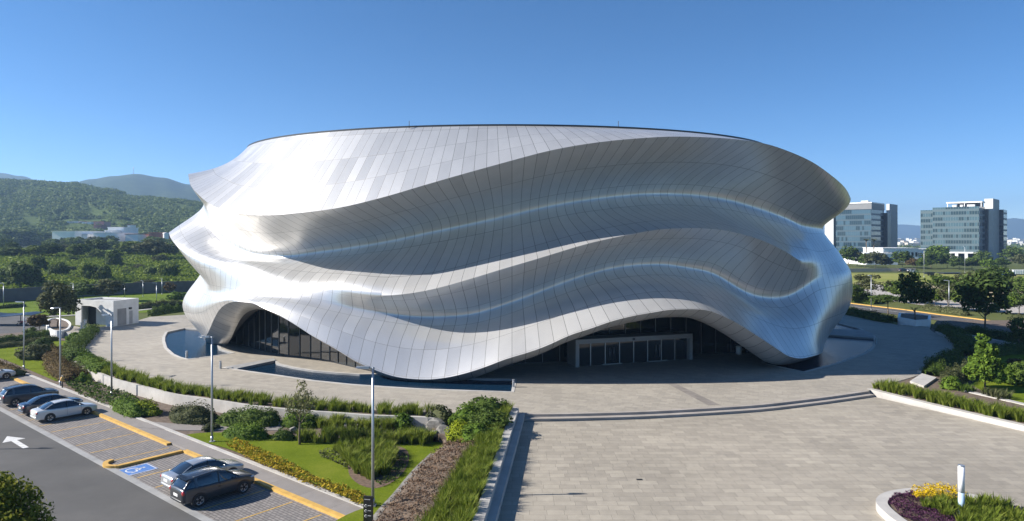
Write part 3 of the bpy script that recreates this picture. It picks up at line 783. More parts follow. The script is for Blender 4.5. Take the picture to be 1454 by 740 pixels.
# withered bed sloping up to the planter wall
LB = pix([(634,629),(614,645),(590,668),(562,702),(540,726),(515,760),(470,840)], 0.2)
RBx = [(0.5,54.2),(0.05,49),(-0.45,43.5),(-1.0,37),(-1.35,32.8),(-1.8,28),(-2.6,18)]
bed = MB(); nb = len(LB); cols = 6
grid = [[Vector((lerp(LB[i].x, RBx[i][0], c/cols), lerp(LB[i].y, RBx[i][1], c/cols), lerp(0.17, 1.28, (c/cols)**0.8))) for c in range(cols+1)] for i in range(nb)]
bed.add([p for r in grid for p in r], [(i*(cols+1)+c, (i+1)*(cols+1)+c, (i+1)*(cols+1)+c+1, i*(cols+1)+c+1) for i in range(nb-1) for c in range(cols)], 0, True)
structure(bed.build('planting_bed', M_SOIL))
tb = MB(); tb.prism([(p.x, p.y) for p in pix([(634,629),(605,600),(613,588),(650,587)], 0.5)]+[(0.5,54.3)], 0.05, 0.55)
structure(tb.build('bed_head', M_SOIL))
def bed_z(x, y):
    # height of the sloping bed at x, y
    best = 0.2
    for i in range(nb-1):
        ya, yb = max(LB[i].y, RBx[i][1]), min(LB[i+1].y, RBx[i+1][1])
    f = min(max((LB[0].y-y)/(LB[0].y-LB[-1].y), 0), 1)*(nb-1); i = min(int(f), nb-2)
    for i in range(nb-1):
        if LB[i+1].y <= y <= LB[i].y: break
    t = (LB[i].y-y)/max(LB[i].y-LB[i+1].y, 1e-6); t = min(max(t, 0), 1)
    xl = lerp(LB[i].x, LB[i+1].x, t); xr = lerp(0.5, -2.6, (54.2-y)/36.2)
    c = min(max((x-xl)/max(xr-xl, 0.1), 0), 1); return lerp(0.17, 1.28, c**0.8)
# retaining wall under the terrace grass
wall('retaining_wall', WALLC, -0.16, 0.16, 0.0, ZT+0.1, M_CONC, label='curved pale concrete retaining wall between terrace grass and garden shrubs', cat='retaining wall')
structure(wall('garden_path', catmull(pix([(200,602),(250,606),(300,607),(340,606),(400,607)], 0.15), 4), -0.8, 0.8, 0.1, 0.15, M_WALK))
wall('bed_kerb', pix([(345,601.5),(420,602),(500,605),(560,606.5)], 0.2), -0.3, 0.3, 0.1, 0.35, M_CONC, label='low pale concrete kerb between the two garden shrub rows', cat='kerb')
wall('corner_wall', pix([(612,596),(616,586)], ZT), -0.25, 0.25, 0.0, ZT+0.12, M_CONC, label='short pale wall end closing the terrace grass by the boulders', cat='wall')
# terrace kerb on the far side of the grass strip
KERBL = catmull(pix([(136,476),(125,482),(118,492),(117,498),(123.5,504)], ZT), 5)
wall('curved_kerb', KERBL, -0.16, 0.16, ZT-0.02, ZT+0.38, M_CONC, label='curved low white kerb beside the hedge near the kiosk', cat='kerb')

# ---------------- right hand garden
rk = pix([(1231,552),(1306,570.5),(1387,589.5),(1454,604)], 1.02); rk = rk[:3] + [rk[2]+(rk[3]-rk[1]).normalized()*12, rk[2]+(rk[3]-rk[1]).normalized()*30]
RK = catmull(rk, 4)
wall('garden_wall', RK, 0.0, 0.62, 0.0, 1.02, M_CONC, label='long low pale curved wall fronting the grass bed on the plaza', cat='garden wall')
gr0 = [p for p in RIGHT]
rpoly = [Vector((p.x,p.y,0)) for p in RK] + [Vector((95,60,0)), Vector((95,118,0))] + pix([(1330,455),(1322,466)], ZT) + [Vector((p.x,p.y,0)) for p in reversed(RIGHT)]
structure(sheet('garden_soil', rpoly, 0.95, M_SOIL))
structure(sheet('lawn', catmull(pix([(1380,545),(1410,535),(1440,533),(1500,540),(1520,590),(1454,576),(1420,566)], 0.97), 4, True), 0.965, M_LAWN))
structure(sheet('lawn', catmull(pix([(1405,500),(1440,492),(1500,495),(1500,525),(1454,522),(1420,518)], 0.97), 4, True), 0.965, M_LAWN))
wall('curved_kerb', catmull(pix([(1305,530.5),(1340,517),(1360,501),(1362,493),(1353,483.5),(1330,473.5)], ZT), 5), -0.2, 0.2, ZT-0.03, ZT+0.28, M_CONC, label='curved pale kerb edging the shaded terrace before the conical tree', cat='kerb')
wall('low_wall', catmull(pix([(1366,479),(1400,486),(1430,492),(1470,500)], 1.0), 4), -0.2, 0.2, 0.9, 1.6, M_CONC, label='low pale wall in shade behind the conical tree', cat='wall')
wall('edging_strip', catmull(pix([(1346,550),(1375,556),(1420,566),(1454,574),(1500,585)], 1.0), 4), -0.3, 0.3, 0.9, 1.03, M_CONC, label='narrow pale paving strip between grass bed and lawn', cat='edging')
lb = MB(); lb.prism([(p.x, p.y) for p in pix([(1292,541),(1309,530),(1330,536),(1312,548)], 1.15)], 0.9, 1.15)
tag(lb.build('bench_block', M_CONC), 'pale flat concrete seat block at the end of the grass bed', 'bench')

# ---------------- road and fields on the right
def strip_sheet(name, far, near, z, mat): return structure(sheet(name, [Vector((p.x,p.y,0)) for p in far] + [Vector((p.x,p.y,0)) for p in reversed(near)], z, mat))
YL = pix([(1150,424),(1196,429),(1236.5,434),(1284,439.5),(1334.5,446.5),(1381,452),(1426,458),(1454,462),(1600,484)], 0.1)
NL = pix([(1150,432),(1193,437),(1263,445.5),(1329,454.5),(1400,467),(1454,477),(1600,505)], 0.0)
strip_sheet('field', [Vector((70,300,0)), Vector((330,300,0))], [Vector((YL[0].x,YL[0].y+2,0)), Vector((240,YL[-1].y+2,0))], -0.03, M_DRY)
strip_sheet('road', YL, NL, 0.0, M_ASPH)
structure(wall('yellow_kerb', YL, -0.22, 0.22, -0.04, 0.16, M_YEL))
paint('lane_line', [lerp(YL[i], NL[min(i, len(NL)-1)], 0.5) for i in (1,2,3)], 0.14, 0.006, M_ARROW)
gv = pix([(1200,409),(1216,402),(1262,405),(1290,414),(1310,424),(1454,432),(1600,440),(1600,452),(1454,446),(1330,436),(1240,424),(1200,419)], 0.0)
structure(sheet('gravel_path', gv, -0.012, plain('pale_gravel', (0.36,0.33,0.30), 0.9, vary=0.2)))
dry = pix([(1290,404),(1330,401),(1400,409),(1500,415),(1500,425),(1420,422),(1340,415)], 0.0)
structure(sheet('dry_patch', dry, -0.018, plain('dry_earth', (0.34,0.27,0.17), 0.95, vary=0.3)))
# ---------------- far left: access yard, lawns, meadow
structure(sheet('road', pix([(-80,476),(-80,452),(20,447),(62,452),(75,460),(70,467),(30,474),(0,478)], 0.0), 0.0, M_ASPH))
structure(sheet('lawn', pix([(-100,452),(-100,431),(60,425),(258,416),(300,414),(300,440),(230,441),(205,444),(100,447),(60,448),(20,444)], 0.0), -0.01, M_MEADOW))
structure(wall('garden_path', catmull(pix([(40,452),(66,449.5),(110,447)], 0.05), 4), -0.7, 0.7, -0.02, 0.05, M_CONC))
structure(wall('garden_path', catmull(pix([(192,441),(215,438.5),(240,436),(300,433)], 0.05), 4), -0.7, 0.7, -0.02, 0.05, M_CONC))
def smooth(a, b, x): x = min(max((x-a)/(b-a), 0), 1); return x*x*(3-2*x)
def meadow_z(x, y):
    y0 = lerp(163, 203, (x+130)/45.0) if x < -70 else 205
    return 2.0*smooth(y0-4, y0+30, y)+ 6.2*smooth(y0+10, y0+210, y) + 0.5*math.sin(x*0.06+y*0.05)*smooth(y0, y0+50, y) + 0.02
md = MB(); nx_, ny_ = 60, 60; vs = []
for j in range(ny_+1):
    for i in range(nx_+1):
        y = 160 + 460*(j/ny_)**1.3; tx = lerp(-1.1, -0.2, i/nx_); x = tx*y
        y0 = lerp(163, 203, (x+130)/45.0) if x < -70 else 205
        vs.append((x, y, meadow_z(x, y) if y > y0-2 else -0.06))
md.add(vs, [(j*(nx_+1)+i, j*(nx_+1)+i+1, (j+1)*(nx_+1)+i+1, (j+1)*(nx_+1)+i) for j in range(ny_) for i in range(nx_)], 0, True)
structure(md.build('meadow', M_MEADOW))
pw = pix([(-80,433),(0,429),(105,421.5),(200,417),(262,414.5),(330,413)], 0.0)
wall('perimeter_wall', pw, -0.15, 0.15, -0.1, 3.1, M_BRICKW, label='long dark weathered block wall between the meadow and the lawns', cat='wall')
# ================================================================ the hall's roof, glazing, entrance
rf = MB(); ring = [(p[0], p[1]) for p in RIM.pos()[::6]]
rf.prism(ring, 26.3, 27.05)
o = rf.build('roof', M_CONC2, HALL); hall_part(o)
re_ = wall('roof_edge', [Vector((p[0]*0.999, p[1], 0)) for p in RIM.pos()[::4]], 0.0, 0.5, 26.9, 27.5, M_DARKM, True, parent=HALL); hall_part(re_)
for pxr in (581, 878):
    Y = 74.2; r = MB(); b0 = at_depth(pxr, 178, Y); r.tube([(b0.x, Y, 27.2), (b0.x, Y, 28.0)], 0.035, 6); hall_part(r.build('lightning_rod', M_DARKM, HALL))
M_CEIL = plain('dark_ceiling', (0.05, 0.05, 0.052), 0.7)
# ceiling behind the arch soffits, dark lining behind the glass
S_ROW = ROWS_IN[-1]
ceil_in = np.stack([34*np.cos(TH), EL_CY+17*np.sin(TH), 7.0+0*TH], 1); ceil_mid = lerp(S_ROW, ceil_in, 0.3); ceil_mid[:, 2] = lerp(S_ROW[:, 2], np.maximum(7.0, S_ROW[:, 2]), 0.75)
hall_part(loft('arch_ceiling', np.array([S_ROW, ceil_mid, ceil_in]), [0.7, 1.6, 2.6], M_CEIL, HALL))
def soffit_z(p):
    k = int(np.argmin((S_ROW[:, 0]-p.x)**2 + (S_ROW[:, 1]-p.y)**2)); dist = math.hypot(S_ROW[k, 0]-p.x, S_ROW[k, 1]-p.y); return max(min(6.7, float(S_ROW[k, 2])+0.2+0.9*dist), ZT+0.15)
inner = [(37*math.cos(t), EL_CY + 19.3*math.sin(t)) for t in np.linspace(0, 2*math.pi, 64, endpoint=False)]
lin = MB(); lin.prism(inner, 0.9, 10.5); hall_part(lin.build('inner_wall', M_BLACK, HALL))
M_MULL = plain('mullion_metal', (0.16,0.17,0.18), 0.4, 0.5)
def glass_run(px, zt_fn, name, every=1.0, step=1.7):
    """glazed wall along the ground pixels px, tops under the soffit"""
    P = catmull(pix(px, ZT), 10)
    d = [0.0]
    for a, b in zip(P, P[1:]): d.append(d[-1]+(Vector((b.x,b.y,0))-Vector((a.x,a.y,0))).length)
    n = max(2, int(d[-1]/step)); pts = []
    for k in range(n+1):
        s = d[-1]*k/n; i = min(max(int(np.searchsorted(d, s))-1, 0), len(P)-2); t = (s-d[i])/max(d[i+1]-d[i], 1e-6); pts.append(P[i].lerp(P[i+1], t))
    root = None; m = MB()
    for a, b in zip(pts, pts[1:]):
        za, zb_ = zt_fn(a), zt_fn(b)
        m.add([(a.x,a.y,ZT),(b.x,b.y,ZT),(b.x,b.y,zb_),(a.x,a.y,za)], [(0,1,2,3)])
    g = hall_part(m.build(name, M_GLASS, HALL))
    for p in pts:
        u = MB(); u.box(p.x-0.024, p.x+0.024, p.y-0.12, p.y-0.01, ZT, zt_fn(p)); u.build('mullion', M_MULL, g)
    for zz in (3.9, 6.6):
        t = wall_mb(pts, 0.0, -0.09, zz, zz+0.09) if False else None
    r = MB()
    for a, b in zip(pts, pts[1:]): r.bar((a.x,a.y-0.07,ZT+0.06), (b.x,b.y-0.07,ZT+0.06), 0.1, 0.12)
    r.build('base_rail', M_DARKM, g)
    for zz in ():
        r = MB()
        for a, b in zip(pts, pts[1:]):
            if min(zt_fn(a), zt_fn(b)) > zz+0.3: r.bar((a.x,a.y-0.06,zz), (b.x,b.y-0.06,zz), 0.06, 0.07)
        if r.v: r.build('transom', M_STEEL, g)
    return g
glass_run([(306,484),(330,488),(349,491.5),(392,503.5),(430,508),(460,512),(500,521),(530,528)], soffit_z, 'glass_wall')
glass_run([(690,527),(730,518),(780,515),(822,513),(880,510),(940,506),(990,503.5),(1030,501.5),(1070,501),(1110,503)], soffit_z, 'glass_wall', step=2.0)
# white entrance portal
M_PORTAL = plain('portal_cladding', (0.27,0.27,0.27), 0.5, vary=0.05)
pa = at(819.5, 521.5, ZT); pb = at(980.5, 510.5, ZT)
por = empty('entrance_portal', (0,0,0)); por.parent = HALL; por.location = -HALL_OFF
dv = (Vector((pb.x,pb.y,0))-Vector((pa.x,pa.y,0))); ln = dv.length; du = dv.normalized(); dn = Vector((-du.y, du.x, 0))
Mp = Matrix.Translation(Vector((pa.x, pa.y, ZT))) @ Matrix(((du.x, dn.x, 0, 0), (du.y, dn.y, 0, 0), (0, 0, 1, 0), (0, 0, 0, 1)))
for nm, bx in (('post', (-0.22,0.22,-0.1,2.2,0,2.52)), ('post', (ln-0.22,ln+0.22,-0.1,2.2,0,2.52)), ('beam', (-0.22,ln+0.22,-0.103,2.2,2.523,3.02))):
    m = MB(); m.box(*bx, M=Mp); m.build(nm, M_PORTAL, por)
m = MB(); m.box(ln*0.48-0.16, ln*0.48+0.16, -0.118, -0.105, 2.64, 2.9, M=Mp); m.build('emblem', M_DARKM, por)
m = MB(); m.box(0.25, ln-0.25, 0.42, 0.46, 0.02, 2.5, M=Mp); m.build('entrance_glazing', M_GLASS, por)
for k, x in enumerate((1.8, 3.6, 5.4, 7.2, 9.0, 10.8, 12.6)):
    m = MB(); m.box(x-0.04, x+0.04, 0.33, 0.41, 0.0, 2.5, M=Mp); m.build('door_frame', M_STEEL, por)
for x in (4.4, 10.3):
    m = MB(); m.box(x-1.2, x+1.2, 0.12, 0.3, 0.02, 0.1, M=Mp); m.build('threshold', M_CONC, por)
    for dx in (-0.25, 0.25):
        m = MB(); m.tube([Mp@Vector((x+dx,0.28,0.5)), Mp@Vector((x+dx,0.28,1.9))], 0.03, 6); m.build('door_handle', M_RIM, por)
bn = MB(); bn.lathe([(0.0,0.0),(0.32,0.0),(0.36,0.95),(0.30,0.98),(0.0,0.98)], 16); o = bn.build('litter_bin', M_WHITE); o.location = at(1049,503,ZT); tag(o, 'small white litter bin standing in the shade under the right arch', 'bin')

# ================================================================ kiosk
kc = at(161, 464, ZT); kl = at(107, 461.6, ZT); kr = at(193.5, 459, ZT)
KZ = 4.15
kio = empty('service_kiosk', (kc.x, kc.y, ZT), 0, 'small pale concrete kiosk with a cut-away doorway and flat roof', 'kiosk')
kux = (kl-kc); kux.z = 0; kw = kux.length; kux.normalize(); kuy = (kr-kc); kuy.z = 0; kd = max(kuy.length, 5.2); kuy = Vector((-kux.y, kux.x, 0)); kuy = kuy if kuy.y > 0 else -kuy
kuy2 = (kr-kc); kuy2.z = 0; kuy2.normalize()
def K(a, b, z): p = kux*a + kuy2*b; return Vector((p.x, p.y, z))
def kface(quad): return quad
T = 0.3
# front wall with its cut-out (a from the corner leftwards)
front = [(0,0),(kw*0.19,0),(kw*0.2,1.3),(kw*0.25,1.85),(kw*0.36,2.45),(kw*0.46,3.0),(kw*0.6,3.2),(kw*0.84,3.2),(kw*0.84,0),(kw,0),(kw,KZ),(0,KZ)]
fw = MB(); vs = [K(a, 0, z) for a, z in front] + [K(a, T, z) for a, z in front]; nf = len(front)
tri = tessellate_polygon([[Vector((a, z, 0)) for a, z in front]])
fw.add(vs, [tuple(t) for t in tri] + [tuple(nf+i for i in reversed(t)) for t in tri] + [(i, (i+1)%nf, nf+(i+1)%nf, nf+i) for i in range(nf)])
M_KIO = plain('kiosk_concrete', (0.68,0.68,0.665), 0.8, vary=0.12, scale=0.8); fw.build('front_wall', M_KIO, kio)
def kbox(a0, a1, b0, b1, z0, z1, name, mat):
    m = MB(); vs = [K(a0,b0,z0),K(a1,b0,z0),K(a1,b1,z0),K(a0,b1,z0),K(a0,b0,z1),K(a1,b0,z1),K(a1,b1,z1),K(a0,b1,z1)]
    m.add(vs, [(0,3,2,1),(4,5,6,7),(0,1,5,4),(1,2,6,5),(2,3,7,6),(3,0,4,7)]); return m.build(name, mat, kio)
kbox(0, T, T, kd, 0, KZ, 'side_wall', M_KIO); kbox(kw-T, kw, T, kd, 0, KZ, 'side_wall', M_KIO); kbox(T, kw-T, kd-T, kd, 0, KZ, 'back_wall', M_KIO)
kbox(T, kw-T, T, kd-T, KZ-0.45, KZ-0.25, 'roof', M_CONC2)
kbox(kw*0.62, kw*0.835, 1.3, 1.4, 0.02, 3.1, 'door', M_DARKM)
cv = MB(); arc = [(kw*0.62, 1.25), (kw*0.5, 1.5), (kw*0.38, 1.45), (kw*0.27, 1.1), (kw*0.2, 0.5)]
cv.add([K(a,b,0.01) for a,b in arc]+[K(a,b,3.6) for a,b in arc], [(i,i+1,len(arc)+i+1,len(arc)+i) for i in range(len(arc)-1)], 0, True); cv.build('curved_inner_wall', M_KIO, kio)
sh = kbox(-0.03, 0.0, 0.8, 2.6, 0.05, 2.75, 'shutter', M_CONC2); kbox(-0.28, -0.004, 3.1, 3.5, 2.5, 2.8, 'wall_lamp', M_DARKM)
kbox(-0.02, 0.0, 3.2, 3.9, 0.05, 2.2, 'side_door', plain('kiosk_door', (0.36,0.36,0.355), 0.6))

# ================================================================ street lamps
def make_lamp(h=7.7, head=True):
    t = empty('street_lamp', (0,0,0))
    m = MB(); m.box(-0.17,0.17,-0.17,0.17,0,0.03); m.tube([(0,0,0.03),(0,0,0.4)], 0.10, 10); m.build('base', M_STEEL, t)
    m = MB(); m.tube([(0,0,0.4),(0,0,h*0.5),(0,0,h)], [0.085,0.075,0.06], 10); m.build('pole', M_STEEL, t)
    m = MB(); m.tube([(0.1,0,h-0.06),(-0.25,0,h-0.02)], 0.055, 8); m.build('bracket', M_STEEL, t)
    m = MB(); m.add([(-0.2,-0.10,h-0.07),(-0.95,-0.16,h-0.02),(-0.95,0.16,h-0.02),(-0.2,0.10,h-0.07),(-0.2,-0.09,h+0.05),(-0.9,-0.12,h+0.05),(-0.9,0.12,h+0.05),(-0.2,0.09,h+0.05)],
                    [(0,3,2,1),(4,5,6,7),(0,1,5,4),(1,2,6,5),(2,3,7,6),(3,0,4,7)]); hd = m.build('lamp_head', M_STEEL, t)
    m = MB(); m.box(-0.85,-0.35,-0.09,0.09,h-0.075,h-0.055); m.build('lens', M_LENS, hd)
    return t
LAMP = make_lamp(); used = [0]
def lamp(loc, label, rz=0.0, h=7.7):
    o = LAMP if not used[0] else copy_tree(LAMP); used[0] = 1
    relabel(o, loc, rz, label, (1, 1, h/7.7)); tag(o, None, 'street lamp', 'street lamps'); return o
lamp(at(529.5,718,0.18), 'tall grey street lamp right behind the black sign totem')
lamp(at(301,627,0.16), 'grey street lamp standing on the lawn near the white kerb')
lamp(at(158.5,562,0.12), 'grey street lamp rising from the green hedge by the sidewalk')
lamp(at(34,524,0.15), 'grey street lamp at the rust-brown hedge of the small lawn')
lamp(at(85.5,546.5,0.15), 'slim street lamp beside the yellow standpipe, seen end-on', math.radians(75), 7.9)
lamp(at(5,437,0.0), 'small far street lamp at the block wall, nearest the picture edge', 0, 5.4)
lamp(at(79,436,0.0), 'far street lamp showing above the bushy tree beside the kiosk', 1.6, 5.2)
lamp(at(104,433,0.0), 'far street lamp against the block wall, above the kiosk roof', 1.6, 5.0)
lamp(at(177,423.5,0.0), 'far street lamp with square head just right of the kiosk', 1.57, 3.6)
lamp(at(203,421,0.0), 'far street lamp third from right along the block wall', 1.57, 4.2)
lamp(at(222.3,434.5,0.0), 'thin far street lamp before the low hedge near the hall', 0.2, 5.2)
lamp(at(230,418,0.0), 'far street lamp closest to the hall along the block wall', 1.57, 4.4)
lamp(at(1237,441,0.0), 'far street lamp just right of the hall, beside the yellow-kerbed road', 0.5, 7.4)
lamp(at(1347.5,444,0.0), 'far street lamp on the road verge before the small trees', -0.6, 6.6)
lamp(at(1312,394,0.0), 'distant street lamp in the field below the gap between the offices', 0.3, 11)
lamp(at(1370,388,0.0), 'distant street lamp in front of the glass office with white columns', 0.3, 12)
lamp((-45.6,47.9,0.0), 'grey street lamp beside the road, casting its thin shadow on the asphalt', 0.0)

# ================================================================ bollards, sign, standpipe
def bollard(loc, label, h=0.85, r=0.13, first=[None]):
    if first[0] is None:
        t = empty('bollard', (0,0,0)); m = MB(); m.lathe([(0,0),(0.13,0),(0.13,0.6),(0,0.6)], 14); m.build('post', M_STEEL, t, 40)
        m = MB(); m.lathe([(0.10,0.6),(0.10,0.75)], 14); m.build('light_ring', M_LENS, t); m = MB(); m.lathe([(0,0.75),(0.135,0.75),(0.135,0.85),(0,0.86)], 14); m.build('cap', M_STEEL, t, 40)
        first[0] = t; o = t
    else: o = copy_tree(first[0])
    relabel(o, loc, 0, label, h/0.85); tag(o, None, 'bollard', 'low light bollards on the terrace')
bollard(at(265,508.5,ZT), 'low grey bollard at the corner of the small blue pool')
bollard(at(313,523.5,ZT), 'low grey bollard at the tip of the long front pool')
bollard(at(1244,489,ZT), 'low dark bollard at the end of the slab bridge')
bollard(at(729,550,ZT), 'small bollard at the square end of the front pool', 0.75)
bollard(at(121,467.5,ZT), 'pale bollard before the kiosk doorway', 1.5)
bollard(at(116,469,ZT), 'slim pale bollard beside the white planter near the kiosk', 1.2)
lt = empty('light_column', at(1365,730,0.95), 0, 'white light column with pale blue lower half in the round flower bed', 'light column')
m = MB(); m.tube([(0,0,0),(0,0,1.12)], 0.145, 20); m.build('lower_tube', plain('pale_blue_acrylic', (0.42,0.56,0.70), 0.25), lt)
m = MB(); m.tube([(0,0,1.12),(0,0,2.45)], 0.15, 20); m.build('upper_tube', plain('white_acrylic', (0.78,0.78,0.80), 0.3), lt)
m = MB(); m.tube([(0,0,2.45),(0,0,2.5)], 0.157, 20); m.build('cap', M_STEEL, lt)
sp_ = at(523, 705, 1.75); Ysg = 34.8; sgx = (523-CXP)/F*Ysg
sg = empty('sign_totem', (sgx, Ysg, 0.17), math.radians(-12), 'black sign totem with white lettering at the foot of the tall lamp', 'sign')
m = MB(); m.box(-0.25,0.25,-0.05,0.05,0,1.62); m.build('panel', M_BLACK, sg)
M_LET = plain('sign_lettering', (0.62,0.62,0.62), 0.6)
m = MB()
x = -0.19
for w in (0.035,0.03,0.04,0.03,0.035,0.03,0.04): m.box(x,x+w*0.75,-0.054,-0.051,1.44,1.475); x += w+0.012
m.build('heading', M_LET, sg)
for k, z in enumerate((1.12, 0.86, 0.60)):
    m = MB(); m.lathe([(0.055,-0.004),(0.075,-0.004),(0.075,0.0),(0.055,0.0)], 14)
    ic = m.build('icon', M_LET, sg); ic.rotation_euler = (math.radians(90),0,0); ic.location = (-0.11,-0.053,z)
    m = MB(); x = 0.0
    for w in (0.04,0.035,0.045,0.03): m.box(x,x+w*0.75,-0.054,-0.051,z+0.01,z+0.05); x += w+0.008
    m.build('caption', M_LET, sg)
hy = empty('standpipe', at(88.5,551,0.14), 0, 'small yellow and dark standpipe on a post at the white kerb', 'standpipe')
m = MB(); m.tube([(0,0,0),(0,0,0.7)], 0.06, 8); m.build('post', M_DARKM, hy); m = MB(); m.lathe([(0,0.68),(0.17,0.7),(0.19,0.95),(0.12,1.1),(0,1.14)], 12); m.build('valve_head', M_YEL, hy)
m = MB(); m.tube([(0.1,0,0.85),(0.42,0,0.85)], 0.06, 8); m.build('outlet', M_DARKM, hy); m = MB(); m.lathe([(0,1.14),(0.05,1.14),(0.05,1.25),(0,1.26)], 8); m.build('cap_nut', M_WHITE, hy)
dr = MB(); dr.box(-0.18,0.18,-0.12,0.12,0,0.006); o = dr.build('drain_cover', M_DARKM); o.location = at(908,681,ZP+0.004); tag(o, 'small dark square drain cover in the plaza paving', 'drain cover')
# round flower bed on the plaza
FB = catmull([(19.15,34.9,0),(19.6,36.4,0),(21.0,37.6,0),(23.3,38.1,0),(25.1,37.3,0),(26.7,35.1,0),(27.3,32.8,0),(26,30.2,0),(23,29.2,0),(20.2,30.6,0),(19.2,32.8,0)], 6, True)
fbo = wall('round_planter', FB, 0.0, 0.55 if area(FB) > 0 else -0.55, ZP-0.05, 1.02, M_CONC, True, label='rounded pale concrete planter ring holding purple and yellow flowers on the plaza', cat='planter')
FBI = offset_line(FB, 0.5 if area(FB) > 0 else -0.5, True); so_ = sheet('soil', FBI, 0.92, M_SOIL, kind=None); so_.parent = fbo
# white planter by the kiosk and the white planter on the shaded terrace
kp = catmull(pix([(67,457),(66,465),(72,471.5),(84,473),(97,470),(101,463),(95,457),(80,454)], 0.9), 4, True)
kpo = wall('white_planter', kp, 0.0, 0.3 if area(kp) > 0 else -0.3, 0.0, 1.25, M_WHITE, True, label='round white planter with a bushy tree beside the kiosk', cat='planter')
sheet('soil', kp, 1.12, M_SOIL, kind=None).parent = kpo
pw2 = pix([(1274.5,459),(1283,460.5),(1300,463.5),(1321,462.5),(1322,456),(1300,453),(1276,452)], ZT)
wpo = wall('white_planter', pw2, 0.0, 0.4 if area(pw2) > 0 else -0.4, 0.6, ZT+1.0, M_WHITE, True, label='angular white planter holding a dark tree on the shaded terrace', cat='planter')
sheet('soil', pw2, ZT+0.85, M_SOIL, kind=None).parent = wpo
# boulders
def rock(loc, s, seed, label):
    rng = np.random.default_rng(seed); import bmesh
    bm = bmesh.new(); bmesh.ops.create_icosphere(bm, subdivisions=3, radius=1.0)
    pl = rng.normal(0, 1, (14, 3)); pl /= np.linalg.norm(pl, axis=1)[:, None]; ds = rng.uniform(0.62, 0.95, 14)
    for v in bm.verts:
        c = np.array(v.co)
        for nrm_, d in zip(pl, ds):
            e = c@nrm_-d
            if e > 0: c = c-nrm_*e
        v.co = Vector(c)
    me = bpy.data.meshes.new('boulder'); bm.to_mesh(me); bm.free(); me.materials.append(M_ROCK)
    o = obj('boulder', me); o.location = (loc.x, loc.y, loc.z+s[2]*0.45); o.scale = s; tag(o, label, 'boulder', 'boulders by the shrubs')
rock(at(620,609,0.35), (0.95,0.7,0.6), 1, 'large pale boulder between the shrub row and the green domes')
rock(at(630,618,0.3), (0.6,0.5,0.6), 2, 'grey boulder right below the large pale boulder')
rock(at(616,620,0.25), (0.45,0.4,0.4), 3, 'small brownish boulder at the top corner of the lawn')
rock(at(417,613,0.2), (0.35,0.3,0.3), 4, 'small pale boulder among shrubs behind the thin young tree')
